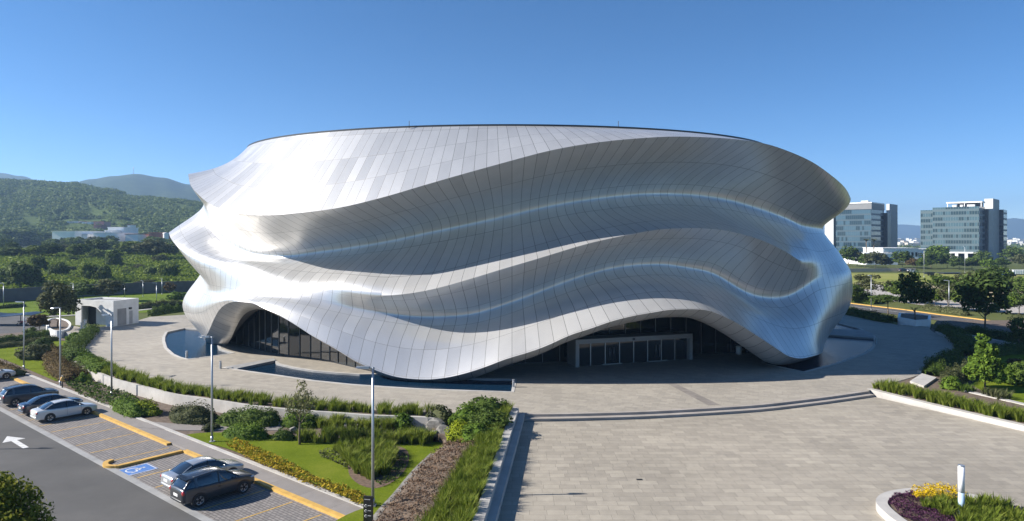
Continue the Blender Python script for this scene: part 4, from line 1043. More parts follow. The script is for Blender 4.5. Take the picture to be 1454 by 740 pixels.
# ================================================================ cars
def paint_mat(name, col, metal=0.35, rough=0.32):
    m = NT(name); return m.set(color=col, metal=metal, rough=rough, coat=1.0, coat_rough=0.04)
def car(kind, paint, name, loc, rz, label, trim=None):
    """nose towards +x; loc is the centre on the ground"""
    t = empty(name, loc, rz, label, 'car', 'cars parked in the bays')
    if kind == 'sedan':
        L, Wd, Hh = 4.6, 0.89, 1.45; wf, wr, R = 1.38, -1.32, 0.325
        # x, sill z, belt/deck z, half width
        st = [(-2.30,0.42,0.80,0.60),(-2.24,0.30,0.93,0.74),(-2.05,0.24,1.00,0.83),(-1.6,0.2,1.02,0.875),(-0.9,0.18,0.98,0.89),(0.0,0.18,0.96,0.89),(0.8,0.18,0.95,0.885),(1.15,0.18,0.93,0.88),(1.7,0.2,0.84,0.86),(2.05,0.22,0.76,0.80),(2.22,0.26,0.68,0.72),(2.30,0.34,0.58,0.56)]
        roof = [(-1.78,0.99,0.70),(-1.15,1.33,0.60),(-0.75,1.43,0.575),(-0.2,1.465,0.57),(0.25,1.43,0.575),(0.62,1.30,0.61),(1.22,0.935,0.72)]
    else:
        L, Wd, Hh = 4.4, 0.91, 1.65; wf, wr, R = 1.35, -1.28, 0.36
        st = [(-2.20,0.50,0.92,0.66),(-2.15,0.36,1.05,0.78),(-2.0,0.30,1.12,0.86),(-1.5,0.26,1.12,0.90),(-0.8,0.24,1.08,0.91),(0.0,0.24,1.06,0.91),(0.7,0.24,1.05,0.905),(1.05,0.24,1.04,0.90),(1.6,0.26,0.98,0.88),(1.95,0.30,0.90,0.83),(2.12,0.34,0.80,0.76),(2.2,0.44,0.66,0.60)]
        roof = [(-2.08,1.10,0.74),(-1.82,1.45,0.66),(-1.55,1.58,0.63),(-0.8,1.65,0.62),(-0.1,1.64,0.62),(0.3,1.56,0.63),(0.6,1.43,0.66),(1.18,1.05,0.75)]
    S = catmull([Vector(s[:3]) for s in st], 3); Wp = catmull([Vector((s[0], s[3], 0)) for s in st], 3)
    m = MB(); vs = []; nsec = 0
    for p, w in zip(S, Wp):
        x, zl, zb, hw = p.x, p.y, p.z, w.y
        zm = lerp(zl, zb, 0.55)
        half = [(hw*0.80, zl), (hw*0.96, zl+0.06), (hw, lerp(zl, zb, 0.35)), (hw*0.985, zm), (hw*1.0, lerp(zl, zb, 0.74)), (hw*0.965, zb-0.05), (hw*0.88, zb), (hw*0.5, zb+0.025), (0, zb+0.035)]
        sec = [(x, y, z) for y, z in half] + [(x, -y, z) for y, z in half[-2::-1]]
        nsec = len(sec); vs += sec
    fs = []
    for i in range(len(S)-1):
        for k in range(nsec-1): fs.append((i*nsec+k, (i+1)*nsec+k, (i+1)*nsec+k+1, i*nsec+k+1))
        fs.append((i*nsec+nsec-1, (i+1)*nsec+nsec-1, (i+1)*nsec, i*nsec))
    fs += [tuple(range(nsec))[::-1], tuple((len(S)-1)*nsec+k for k in range(nsec))]
    m.add(vs, fs, 0, True)
    import bmesh
    body = m.build('body', [paint, M_BLACK], t)
    bm = bmesh.new(); bm.from_mesh(body.data); bmesh.ops.recalc_face_normals(bm, faces=bm.faces); bm.to_mesh(body.data); bm.free()
    me = body.data; me.set_sharp_from_angle(angle=math.radians(40))
    # dark wheel arches, a little proud of the side
    for wx in (wf, wr):
        for sy in (-1, 1):
            ra = R+0.075; n = 18; a0 = math.asin(max(-1, (0.19-R)/ra)); y0, y1 = sy*(Wd-0.14), sy*(Wd+0.004)
            prof = [(wx+ra*math.cos(t), R+ra*math.sin(t)) for t in np.linspace(a0, math.pi-a0, n)]
            m = MB(); vs = [(x, y0, z) for x, z in prof] + [(x, y1, z) for x, z in prof]
            m.add(vs, [tuple(range(n)), tuple(range(2*n-1, n-1, -1))] + [(i, (i+1) % n, n+(i+1) % n, n+i) for i in range(n)])
            m.build('wheel_arch', M_BLACK, t)
    # cabin: dark glass body under a painted roof and pillars
    Rf = catmull([Vector(r) for r in roof], 4)
    def belt(x):
        xs = [p.x for p in S]; i = min(max(int(np.searchsorted(xs, x))-1, 0), len(S)-2); q = (x-S[i].x)/(S[i+1].x-S[i].x+1e-9); return lerp(S[i].z, S[i+1].z, q), lerp(Wp[i].y, Wp[i+1].y, q)
    gl = MB(); vs = []; ns = 0
    for p in Rf:
        zb, hw = belt(p.x); top = max(p.y, zb+0.02); w0 = hw*0.885; w1 = min(p.z, w0)
        sec = [(p.x, w0, zb-0.03), (p.x, lerp(w0, w1, 0.5), lerp(zb, top, 0.55)), (p.x, w1, top-0.03), (p.x, w1*0.85, top), (p.x, 0, top+0.02)]
        sec = sec + [(a, -b_, c_) for a, b_, c_ in sec[-2::-1]]; ns = len(sec); vs += sec
    fs = []
    for i in range(len(Rf)-1):
        for k in range(ns-1): fs.append((i*ns+k, (i+1)*ns+k, (i+1)*ns+k+1, i*ns+k+1))
    gl.add(vs, fs, 0, True); g = gl.build('window', M_CARGL, t, 50)
    # painted roof skin between the screens
    x0, x1 = (roof[1][0]+0.12, roof[-2][0]-0.14)
    r = MB(); vs = []; seg = [p for p in Rf if x0 <= p.x <= x1]
    for p in seg:
        zb, hw = belt(p.x); w1 = min(p.z, hw*0.885)
        sec = [(p.x, w1+0.012, p.y-0.065), (p.x, w1+0.006, p.y-0.02), (p.x, w1*0.86, p.y+0.012), (p.x, 0, p.y+0.032)]; sec += [(a, -b_, c_) for a, b_, c_ in sec[-2::-1]]; ns = len(sec); vs += sec
    fs = [(i*ns+k, (i+1)*ns+k, (i+1)*ns+k+1, i*ns+k+1) for i in range(len(seg)-1) for k in range(ns-1)]
    r.add(vs, fs, 0, True); r.build('roof', paint, t)
    for sy in (-1, 1):
        def edge(x, up):
            pts = min(Rf, key=lambda q: abs(q.x-x)); zb, hw = belt(pts.x); w0 = hw*0.885; w1 = min(pts.z, w0)
            return Vector((pts.x, sy*(lerp(w0, w1, up)+0.008), lerp(zb-0.02, pts.y-0.02, up)))
        def sidepath(xa, xb):  # along the roof edge
            return [Vector((p.x, sy*(min(p.z, belt(p.x)[1]*0.885)+0.006), max(p.y, belt(p.x)[0]+0.02)-0.02)) for p in Rf if xa <= p.x <= xb]
        m = MB(); m.tube(sidepath(x1-0.05, roof[-1][0]+0.01), 0.026, 6); m.build('pillar', paint, t); m = MB(); m.tube(sidepath(roof[0][0]-0.01, x0+0.05), 0.03 if kind == 'sedan' else 0.045, 6); m.build('pillar', paint, t)
        m = MB(); xb_ = -0.12; m.bar(edge(xb_, 0.0), edge(xb_, 1.0), 0.07, 0.03); m.build('pillar', M_BLACK, t)
        if kind == 'suv':
            m = MB(); m.bar(edge(-1.35, 0.0), edge(-1.35, 1.0), 0.16, 0.03); m.build('pillar', paint, t)
            m = MB(); m.tube([Vector((x, sy*0.56, (1.70 if -1.2 < x < 0.0 else 1.655))) for x in (-1.5,-1.3,-0.8,-0.2,0.05)], 0.018, 6); m.build('roof_rail', M_RIM, t)
        m = MB(); m.lathe([(0,-0.07),(0.06,-0.06),(0.085,0.0),(0.06,0.06),(0,0.07)], 10); mr = m.build('mirror', paint, t); zb, hw = belt(0.85); mr.location = (0.82, sy*(hw+0.07), zb+0.06); mr.scale = (0.7, 1.2, 1)
        # door handles and door seams
        for x in ((0.0, -0.95) if kind == 'sedan' else (0.0, -0.9)):
            zb, hw = belt(x); m = MB(); m.box(x-0.22,x-0.06,sy*hw-0.012,sy*hw+0.018,zb-0.22,zb-0.18); m.build('handle', paint if kind == 'sedan' else M_DARKM, t)
        for x in (0.98, -0.08, -1.0):
            zb, hw = belt(x); m = MB(); zl = 0.27
            if abs(x-wr) < R+0.1: continue
            pts = [Vector((x, sy*(hw*f+0.002), lerp(zl, zb, q))) for f, q in ((0.985,0.1),(1.0,0.35),(0.985,0.55),(1.0,0.74),(0.965,0.95))]
            m.tube(pts, 0.006, 4); m.build('door_seam', M_BLACK, t)
        # lamps
        zt_ = 0.82 if kind == 'sedan' else 0.93
        m = MB(); xr = st[1][0]; m.lathe([(0,-0.5),(0.7,-0.42),(1,0),(0.7,0.42),(0,0.5)], 12); tl = m.build('tail_light', M_RED, t); tl.scale = (0.085, 0.16, 0.17 if kind == 'sedan' else 0.26); tl.location = (xr+0.025, sy*(st[1][3]-0.045), zt_)
        m = MB(); m.lathe([(0,-0.5),(0.7,-0.42),(1,0),(0.7,0.42),(0,0.5)], 12); hl = m.build('headlight', M_LENS, t); hl.scale = (0.2, 0.13, 0.13); hl.location = (st[-3][0]-0.02, sy*(st[-3][3]-0.09), st[-3][2]-0.09)
        for wx in (wf, wr):
            w = empty('wheel', (wx, sy*(Wd-0.085), R), 0); w.parent = t
            m = MB(); m.lathe([(R*0.66,-0.1),(R*0.93,-0.105),(R,-0.07),(R,0.07),(R*0.93,0.105),(R*0.66,0.1)], 24); ty = m.build('tyre', M_RUBBER, w); ty.rotation_euler = (math.radians(90),0,0)
            m = MB(); m.lathe([(0,0.075),(0.05,0.085),(0.06,0.06)], 12); m.lathe([(R*0.60,0.085),(R*0.67,0.098),(R*0.68,0.06)], 24)
            for k in range(5):
                a = 2*math.pi*k/5; m.bar((0.03*math.cos(a),0.03*math.sin(a),0.075),(R*0.63*math.cos(a),R*0.63*math.sin(a),0.088),0.085,0.02)
            rm = m.build('rim', M_RIM, w, 40); rm.rotation_euler = (math.radians(90 if sy < 0 else -90),0,0)
            m = MB(); m.lathe([(0,0.02),(R*0.66,0.02)], 24); dk = m.build('brake_disc', M_DARKM, w); dk.rotation_euler = (math.radians(90 if sy < 0 else -90),0,0)
    m = MB(); xb = st[0][0]; zpl = 0.72 if kind == 'sedan' else 0.74; m.box(xb-0.012, xb+0.01, -0.24, 0.24, zpl-0.075, zpl+0.075); m.build('number_plate', M_WHITE, t)
    m = MB(); m.lathe([(0,-0.5),(0.8,-0.46),(1,-0.3),(1,0.3),(0.8,0.46),(0,0.5)], 12); bp = m.build('rear_bumper', M_DARKM if kind == 'suv' else paint, t); bp.scale = (0.10, 0.09, 1.35); bp.rotation_euler = (math.radians(90), 0, 0); bp.location = (xb+0.06, 0, 0.45)
    m = MB(); xf = st[-1][0]; m.box(xf-0.12, xf+0.004, -0.45, 0.45, 0.42, 0.56); m.build('grille', M_BLACK, t)
    if kind == 'suv':
        m = MB(); m.add([(-1.60,-0.6,1.565),(-1.60,0.6,1.565),(-1.92,0.56,1.535),(-1.92,-0.56,1.535)], [(0,1,2,3),(3,2,1,0)]); m.add([(-1.60,-0.6,1.60),(-1.60,0.6,1.60),(-1.92,0.56,1.555),(-1.92,-0.56,1.555)], [(0,1,2,3),(3,2,1,0)]); m.build('rear_spoiler', paint, t)
    return t
RZ_CAR = math.atan2(-PV.y, -PV.x)
def park(s, t, **kw): return dict(loc=lot(s, t, 0.01), rz=RZ_CAR+kw.get('d', 0))
P_SILVER = paint_mat('silver_paint', (0.46,0.47,0.48), 0.6, 0.3); P_WHITEC = paint_mat('pearl_paint', (0.58,0.58,0.57), 0.2, 0.3)
P_GREYD = paint_mat('graphite_paint', (0.045,0.05,0.058), 0.55, 0.32); P_NAVY = paint_mat('navy_paint', (0.022,0.028,0.045), 0.5, 0.3); P_GREYM = paint_mat('grey_paint', (0.075,0.082,0.092), 0.6, 0.32)
def car_at(px, py, z, kind, paint, name, label, s_off, t_mid):
    """px, py: near rear tyre on the ground"""
    q = at(px, py, 0.01)-PO; s = q.dot(PU)-s_off; t = q.dot(PV)-t_mid
    return car(kind, paint, name, lot(s, t, 0.012), RZ_CAR, label)
car_at(283, 719.5, 0, 'suv', P_GREYD, 'parked_car', 'dark grey crossover car at the near end of the row, red tail light', 0.86, 1.28)
sv = car('sedan', P_SILVER, 'parked_car', lot(12.95, 3.75, 0.012), RZ_CAR, 'silver sedan beside the dark grey crossover, near the blue bay marking')
car_at(71, 599, 0, 'sedan', P_WHITEC, 'parked_car', 'pale silver-white sedan with empty bays beside it, front of the three-car cluster', 0.84, 1.32)
car('sedan', P_NAVY, 'parked_car', lot(-14.4, 3.8, 0.012), RZ_CAR, 'dark navy sedan between the pale sedan and the grey estate car')
car_at(22, 577, 0, 'suv', P_GREYM, 'parked_car', 'dark grey tall estate car beyond the navy sedan', 0.86, 1.28)
car('sedan', P_WHITEC, 'parked_car', lot(-34.6, 3.6, 0.012), RZ_CAR, 'white car farthest along the row, only its nose in view')
# parked motorcycle and the dark awning in the yard beyond
mc = empty('motorcycle', at(33,463,0.0), math.radians(20), 'dark red motorcycle parked under the dark awning in the yard', 'motorcycle')
for x in (-0.68, 0.68):
    m = MB(); m.lathe([(0.2,-0.05),(0.31,-0.06),(0.31,0.06),(0.2,0.05)], 18); w = m.build('wheel', M_RUBBER, mc); w.rotation_euler = (math.radians(90),0,0); w.location = (x,0,0.31)
m = MB(); m.tube([(-0.5,0,0.75),(0.0,0,0.72),(0.35,0,0.85)], [0.12,0.16,0.14], 10); m.build('fuel_tank', M_RED, mc)
m = MB(); m.tube([(-0.85,0,0.86),(-0.45,0,0.80),(-0.1,0,0.8)], [0.06,0.12,0.1], 8); m.build('seat', M_BLACK, mc)
m = MB(); m.tube([(0.68,0.06,0.31),(0.45,0.06,0.95)], 0.035, 6); m.tube([(0.45,-0.35,1.02),(0.45,0.35,1.02)], 0.025, 6); m.build('fork', M_DARKM, mc)
m = MB(); m.box(-0.3,0.25,-0.16,0.16,0.28,0.62); m.build('engine', M_DARKM, mc)
aw = empty('awning', at(5,462,0.0), 0, 'low dark awning on posts at the edge of the far yard', 'awning')
m = MB(); vs = []
for k in range(9):
    x = -6+ k*1.5; z = 1.75+0.18*math.sin(k*1.1); vs += [(x,-1.6,z),(x,1.6,z+0.25),(x,1.6,z+0.33),(x,-1.6,z+0.08)]
m.add(vs, [(4*k+j, 4*k+4+j, 4*k+4+(j+1)%4, 4*k+(j+1)%4) for k in range(8) for j in range(4)]); m.build('canopy', M_BLACK, aw)
for x in (-5, -1, 3, 5.5):
    m = MB(); m.tube([(x,0,0),(x,0,1.75)], 0.06, 6); m.build('post', M_DARKM, aw)
# ================================================================ offices, village, hills, distant city
def facade_mat(name, glass, mull, band, fw, fh, band_h, px_=0.08):
    """curtain wall: panes with thin mullions and a darker or lighter band on every floor (u along the wall, v up)"""
    m = NT(name); uv = m.node('ShaderNodeUVMap', uv_map='wall').outputs[0]
    sx = m.node('ShaderNodeSeparateXYZ', inp={0: uv}); u = m.math('DIVIDE', sx.outputs[0], fw); v = m.math('DIVIDE', sx.outputs[1], fh)
    fu = m.math('FRACT', u); fv = m.math('FRACT', v)
    mu = m.math('LESS_THAN', fu, px_); mv = m.math('LESS_THAN', fv, band_h)
    cell = m.node('ShaderNodeCombineXYZ', inp={0: m.math('FLOOR', u), 1: m.math('FLOOR', v)})
    wn = m.node('ShaderNodeTexWhiteNoise', noise_dimensions='2D', inp={'Vector': cell.outputs[0]}).outputs['Value']
    row = m.node('ShaderNodeTexNoise', inp={'Vector': m.node('ShaderNodeCombineXYZ', inp={0: m.math('MULTIPLY', m.math('FLOOR', u), 0.13), 1: m.math('FLOOR', v)}).outputs[0], 'Scale': 1.1}).outputs['Fac']
    blind = m.math('GREATER_THAN', m.math('ADD', m.math('MULTIPLY', row, 0.8), m.math('MULTIPLY', wn, 0.25)), 0.54)
    gcol = m.mix(m.math('MULTIPLY', blind, 0.35), glass, tuple(min(1, c*5+0.03) for c in glass))
    col = m.mix(mv, gcol, band); col = m.mix(m.math('MULTIPLY', mu, m.math('SUBTRACT', 1.0, mv)), col, mull)
    rough = m.math('ADD', 0.06, m.math('MULTIPLY', m.math('MAXIMUM', mu, mv), 0.4))
    m.set(color=col, rough=rough, spec=0.45); return m.mat
F_TEAL = facade_mat('teal_curtain_wall', (0.02,0.04,0.05), (0.17,0.215,0.225), (0.085,0.125,0.14), 1.6, 4.1, 0.42)
F_BLUE = facade_mat('blue_curtain_wall', (0.018,0.038,0.055), (0.06,0.10,0.12), (0.055,0.09,0.115), 1.5, 4.2, 0.28)
F_DARK = facade_mat('dark_curtain_wall', (0.014,0.02,0.03), (0.03,0.035,0.045), (0.05,0.06,0.075), 2.4, 4.2, 0.35)
M_PANELG = plain('grey_cladding_and_tower_shade', (0.20,0.205,0.21), 0.55, vary=0.06, scale=0.3); M_PANELD = plain('slate_cladding', (0.085,0.09,0.10), 0.5, vary=0.08, scale=0.3)  # the grey also serves as painted shade on the stair tower sides
M_PANELW = plain('light_cladding', (0.60,0.60,0.59), 0.55, vary=0.05, scale=0.2)
def block(name, x0, x1, y0, y1, z0, z1, mats, parent, label=None):
    """box with wall uv; mats = (front, sides, top)"""
    m = MB(); m.box(x0, x1, y0, y1, z0, z1); me_mats = list(mats)
    o = m.build(name, me_mats, parent); me = o.data
    idx = {0: 2, 1: 2, 2: 0, 3: 1, 4: 1, 5: 1}
    uvl = me.uv_layers.new(name='wall')
    for p in me.polygons:
        p.material_index = idx[p.index]
        for li in p.loop_indices:
            v = me.vertices[me.loops[li].vertex_index].co
            uvl.data[li].uv = ((v.x-x0) if abs(p.normal.y) > 0.5 else (v.y-y0), v.z-z0)
    if label: o['label'] = label
    return o
def X(px, Y): return (px-CXP)/F*Y
def Z(py, Y): return H + (HZ-py)/F*Y
class Site:
    """building frame: x runs along the front towards its near right corner, y runs back into the block"""
    def __init__(s, px, Y, ang):
        s.P = Vector((X(px, Y), Y, 0)); s.a = math.radians(ang); s.e = Vector((math.cos(s.a), math.sin(s.a), 0)); s.b = Vector((-math.sin(s.a), math.cos(s.a), 0))
    def sx(s, px, back=0.0):
        k = (px-CXP)/F; q = s.P + s.b*back; return (k*q.y-q.x)/(s.e.x-k*s.e.y)
    def sy(s, px, along=0.0):
        k = (px-CXP)/F; q = s.P + s.e*along; return (k*q.y-q.x)/(s.b.x-k*s.b.y)
    def z(s, py, x, back=0.0):
        q = s.P + s.e*x + s.b*back; return H + (HZ-py)/F*q.y
    def root(s, label): return empty('office_building', s.P, s.a, label, 'office building')
# office with the blue reflecting front
S1 = Site(1237, 515, -44); a = S1.root('office block with blue reflecting glass front right behind the hall')
w1 = S1.sx(1186); d1 = S1.sy(1255); zt1 = S1.z(297, 0); zt2 = S1.z(288.6, 0)
block('glass_front', w1, 0, 0, d1, 0, zt1, (F_BLUE, F_DARK, M_PANELD), a)
block('parapet_band', w1-0.4, 0.4, -0.4, d1+0.4, zt1+0.02, zt2, (M_PANELG, M_PANELD, M_PANELD), a)
block('roof_edge', w1-0.8, 0.6, -0.8, d1, zt2+0.02, zt2+0.9, (M_WHITE, M_WHITE, M_PANELW), a)
block('roof_unit', -9, -4, 6, 12, zt2+0.92, zt2+2.4, (M_WHITE, M_WHITE, M_WHITE), a)
block('white_fin', S1.sx(1172), w1-0.85, -1.5, 20, 0, S1.z(294, w1), (M_PANELW, M_PANELW, M_PANELW), a)
xb = 2.5
block('core_link', -6, xb, d1+0.5, d1+9, 0, zt1-2, (M_BLACK, M_BLACK, M_PANELD), a)
sa, sb = S1.sx(1258.5, d1+6), S1.sx(1263, d1+6)
block('stair_tower', sa, sb, d1+6, S1.sy(1274.5, sb) , 0, S1.z(289.5, sb, d1+6), (M_PANELW, M_PANELG, M_PANELW), a)  # light front, sides coloured grey as their shade
# office with the teal glass front
S2 = Site(1390, 470, -45); b_ = S2.root('office block with teal glass front, white columns and a tall stair tower')
z0 = S2.z(358, 0); zt = S2.z(293, 0); wl_ = S2.sx(1324); d2 = S2.sy(1398.5)
block('glass_front', wl_, 0, 0, d2, z0, zt, (F_TEAL, F_DARK, M_PANELD), b_)
block('left_wing', S2.sx(1307, 2), wl_-0.02, 2, d2, z0-1, zt-1.6, (F_TEAL, F_DARK, M_PANELD), b_)
block('core_link', -4, 1.5, d2+0.02, d2+9, 0, zt-1.5, (M_BLACK, M_BLACK, M_PANELD), b_)
t0, t1 = S2.sx(1397.5, d2+4), S2.sx(1410, d2+4)
block('stair_tower', t0, t1, d2+4, S2.sy(1419, t1), 0, S2.z(282, t1, d2+4), (M_PANELW, M_PANELG, M_PANELW), b_)  # shade painted in: sides grey where the sunlit front is light
dr_ = S2.sy(1419, t1); r0, r1 = t1-6, S2.sx(1425, dr_+0.5)
block('right_wing', r0, max(r1, r0+3), dr_+0.5, dr_+14, 0, zt-1.0, (F_DARK, F_DARK, M_PANELD), b_)
block('ground_floor', wl_-8, -1, 4, d2-1, 0, z0-1.02, (M_BLACK, M_BLACK, M_BLACK), b_)
block('white_fascia', S2.sx(1347), 0.4, -0.8, 3, z0-1.0, z0-0.02, (M_WHITE, M_WHITE, M_WHITE), b_)
for px in (1349, 1358.5, 1372, 1388): xx = S2.sx(px); block('column', xx-0.9, xx+0.9, -0.6, 1.4, 0, z0-1.02, (M_WHITE, M_WHITE, M_WHITE), b_)
p0_, p1_ = S2.sx(1344, 8), S2.sx(1395, 8)
block('pavilion_roof', p0_, p1_, 7, d2-2, zt+2.9, zt+3.9, (M_WHITE, M_WHITE, M_WHITE), b_)
block('pavilion_wall', p0_+6, p1_-1, 11, d2-3, zt+0.02, zt+2.88, (M_PANELD, M_PANELD, M_PANELD), b_)
for xx in (p0_+0.5, lerp(p0_, p1_, 0.5), p1_-0.9): block('pavilion_post', xx, xx+0.5, 7.3, 7.8, zt+0.02, zt+2.88, (M_WHITE, M_WHITE, M_WHITE), b_)
for px0, px1 in ((1352,1358),(1363,1367),(1373,1384)): block('roof_unit', S2.sx(px0,3), S2.sx(px1,3), 3, 6, zt+0.02, zt+1.6, (M_PANELW, M_PANELW, M_PANELW), b_)
# low white halls in front of the offices
def low_hall(px0, px1, pyt, Y, d, label, roofm=None, wallm=None, name='low_building', cat='building', group=None, zb=0.0, wins=0):
    r = empty(name, (X((px0+px1)/2,Y), Y, zb), 0, label, cat, group); of = Vector((X((px0+px1)/2,Y), Y, zb))
    zt = Z(pyt, Y)
    wm_ = wallm or M_WALLW
    o = block('wall', X(px0,Y), X(px1,Y), Y, Y+d, zb, zt-0.4, (wm_, wm_, wm_), r); o.location = -of
    rm_ = roofm or M_WHITE
    o = block('roof', X(px0,Y)-0.4, X(px1,Y)+0.4, Y-0.4, Y+d+0.4, zt-0.38, zt, (rm_, rm_, rm_), r); o.location = -of
    for k in range(wins):
        xx = lerp(X(px0,Y), X(px1,Y), (k+0.5)/wins); o = block('window', xx-0.7, xx+0.7, Y-0.06, Y-0.005, lerp(zb,zt,0.4), lerp(zb,zt,0.7), (M_CARGL,)*3, r); o.location = -of
    return r
low_hall(1230, 1275, 359.5, 400, 30, 'long low white building below the gap between the offices')
low_hall(1254, 1304, 352, 440, 25, 'low white building with flat roof and dark glazing band beside the teal office', None, None, wins=9)
low_hall(1300, 1348, 353.5, 452, 20, 'white flat-roofed wing joined to the teal glass office', None, None, wins=6)
# left: white works hall and houses at the foot of the hill
M_SHADEW = M_WALLW
low_hall(74, 106, 328, 470, 40, 'long white works hall, its part nearest the dark round trees', zb=6.5)
low_hall(108, 124, 332.5, 478, 40, 'grey-white works hall in the middle of the white row', zb=6.5)
low_hall(133, 150, 330, 474, 40, 'white works hall stepping up to the taller white house', zb=6.5)
low_hall(153, 176, 322.5, 520, 20, 'taller white house with flat roof above the works halls', zb=8, wins=3)
low_hall(149, 156, 327, 505, 14, 'small white cube house at the foot of the taller white house', zb=8)
low_hall(178, 196, 332, 490, 18, 'low white house with reddish roof right of the taller white house', M_TERRA, zb=7)
low_hall(211, 233, 330, 500, 16, 'low terracotta house close to the hall', M_TERRA, M_TERRA, zb=7, wins=3)
wtk = empty('water_tower', (X(235.5,500), 500, 7), 0, 'white round water tower beside the terracotta house', 'water tower')
m = MB(); m.lathe([(1.9,0),(1.9,12)], 20); m.build('shaft', M_WALLW, wtk); m = MB(); m.lathe([(0,13.2),(2.1,12.8),(2.1,12.0)], 20); m.build('cap', M_WHITE, wtk)
low_hall(133, 147, 314.5, 660, 12, 'pink two-storey house on the lower hillside', M_TERRA, plain('pink_wall', (0.45,0.24,0.20), 0.8), zb=19, wins=4)
low_hall(134, 144, 319.5, 652, 8, 'dull red lower storey house under the pink house', M_TERRA, plain('red_wall', (0.30,0.13,0.11), 0.8), zb=18, wins=3)
low_hall(95, 110, 314, 690, 10, 'white hillside house, longest of the small hillside houses', zb=28, wins=4)
low_hall(116, 121, 314.5, 690, 8, 'tiny reddish house between white and pink hillside houses', M_TERRA, zb=27)
low_hall(124, 129, 315, 690, 8, 'tiny white hut left of the pink hillside house', zb=27)
low_hall(181, 186, 319, 600, 8, 'tiny pale house above the low reddish-roofed house', M_TERRA, zb=17)
low_hall(13, 20, 260.8, 1020, 10, 'tiny white hut high on the hilltop', zb=90)
# ---------------- hills
def interp(x, tab):
    for (x0, y0), (x1, y1) in zip(tab, tab[1:]):
        if x0 <= x <= x1: t = (x-x0)/(x1-x0); t = t*t*(3-2*t); return lerp(y0, y1, t)
    return tab[0][1] if x < tab[0][0] else tab[-1][1]
def hill(name, tab, Y0, Y1, z0, mat, amp, seed, px0, px1, back=0.35, nx=140, ny=40):
    rng = np.random.default_rng(seed); ph = rng.uniform(0, 6.28, 12); m = MB(); vs = []; out = {}
    def zf(px, q):
        zr = Z(interp(px, tab), Y1)
        if q <= 1: s = q**0.85; s = s*s*(3-2*s)*0.6+s*0.4
        else: s = 1-(q-1)*1.2
        n = sum(math.sin(px*0.022*(k+1)*0.8+ph[k])*math.sin(q*4.2*(k+1)*0.7+ph[k+6])/(k+1) for k in range(6))
        return lerp(z0, zr, max(s, 0)) + amp*n*min(q*(1.15-q)*3 if q < 1.1 else 0, 1)
    for j in range(ny+1):
        q = (1+back)*j/ny; Y = lerp(Y0, Y1, q)
        for i in range(nx+1):
            px = lerp(px0, px1, i/nx); vs.append((X(px, Y), Y, zf(px, q)))
    m.add(vs, [(j*(nx+1)+i, j*(nx+1)+i+1, (j+1)*(nx+1)+i+1, (j+1)*(nx+1)+i) for j in range(ny) for i in range(nx)], 0, True)
    return structure(m.build(name, mat)), zf
def hill_mat(name, a, b, c3, sc):
    m = NT(name); c = m.coords('Object'); f = m.math('ADD', m.math('MULTIPLY', m.noise(sc, c, 8, 0.7), 0.65), m.math('MULTIPLY', m.noise(sc*9, c, 5, 0.7), 0.35))
    m.bump(m.noise(sc*7, c, 6, 0.75), 1.0, 2.5/sc*0.02)
    return m.set(color=m.ramp(f, [(0.36, a), (0.5, b), (0.63, c3)]), rough=0.95, spec=0.1)
M_HILL = hill_mat('green_hillside', (0.05,0.078,0.02), (0.07,0.105,0.027), (0.11,0.15,0.04), 0.012)
M_HILLF = hill_mat('far_green_hill', (0.02,0.036,0.014), (0.032,0.05,0.018), (0.055,0.075,0.028), 0.01)
TAB1 = [(-500,270),(-100,254),(0,257.5),(60,259.5),(100,262),(150,271),(200,283),(250,288),(290,292),(360,306),(460,325),(560,342)]
h1, h1z = hill('near_hill', TAB1, 560, 1080, 9, M_HILL, 4.0, 3, -500, 560)
hill('far_hill', [(-200,300),(40,280),(90,263),(130,254),(160,249),(190,246.6),(230,252),(270,262),(330,285),(420,315),(520,345)], 1500, 2600, 20, M_HILLF, 7, 5, -200, 520)
hill('far_ridge', [(-500,240),(-60,238),(0,244.5),(30,250),(62,260.5),(100,272),(200,300),(300,340)], 2300, 3000, 20, M_HILLF, 8, 8, -500, 300)
hill('distant_mountain', [(900,345),(1100,330),(1200,320),(1280,319),(1305,320.5),(1330,328),(1380,322),(1405,314),(1425,310.5),(1440,309),(1454,310.5),(1500,318),(1600,325),(1700,345)], 6000, 8000, -10, M_HILLF, 10, 9, 900, 1700)
mt = empty('radio_mast', (X(189.5,2600), 2600, Z(248,2600)), 0, 'thin radio mast on top of the farther hill', 'radio mast')
m = MB(); m.tube([(0,0,-4),(0,0,30)], [1.1,0.7], 6); m.build('mast', M_STEEL, mt); m = MB(); m.tube([(0,0,22),(0,0,27)], 1.5, 8); m.build('antenna', M_WHITE, mt)
# woods on the near hill: nobody could count them
rng = np.random.default_rng(21); Cs = []; Ns = []; sz = []
while len(Cs) < 6500:
    px = rng.uniform(-160, 330); q = rng.uniform(0.0, 1.04)
    if math.sin(px*0.05+q*9)+math.sin(px*0.021-q*14+1.0)+0.8*math.sin(px*0.11+q*23) < rng.uniform(-2.2, -0.1): continue
    Y = lerp(560, 1080, q)
    zz = h1z(px, q); pyy = HZ-(zz-H)/Y*F
    if 90 < px < 192 and 311 < pyy < 331 and rng.uniform() < 0.9: continue
    Cs.append((X(px, Y), Y, h1z(px, q))); sz.append(rng.uniform(2.2, 5.2))
Cs = np.array(Cs); sz = np.array(sz); k = np.repeat(np.arange(len(Cs)), 22)
d = rng.normal(0, 1, (len(k), 3)); d[:, 2] = np.abs(d[:, 2])*0.9; d /= np.linalg.norm(d, axis=1)[:, None]
P_ = Cs[k] + d*(sz[k]*rng.uniform(0.6, 1.05, len(k)))[:, None]*np.array([1.1,1.1,0.9]); P_[:, 2] += sz[k]*0.25
V, Fq = leaf_cards(P_, d+np.array([0,0,0.4]), 2.3, rng, 1.3)
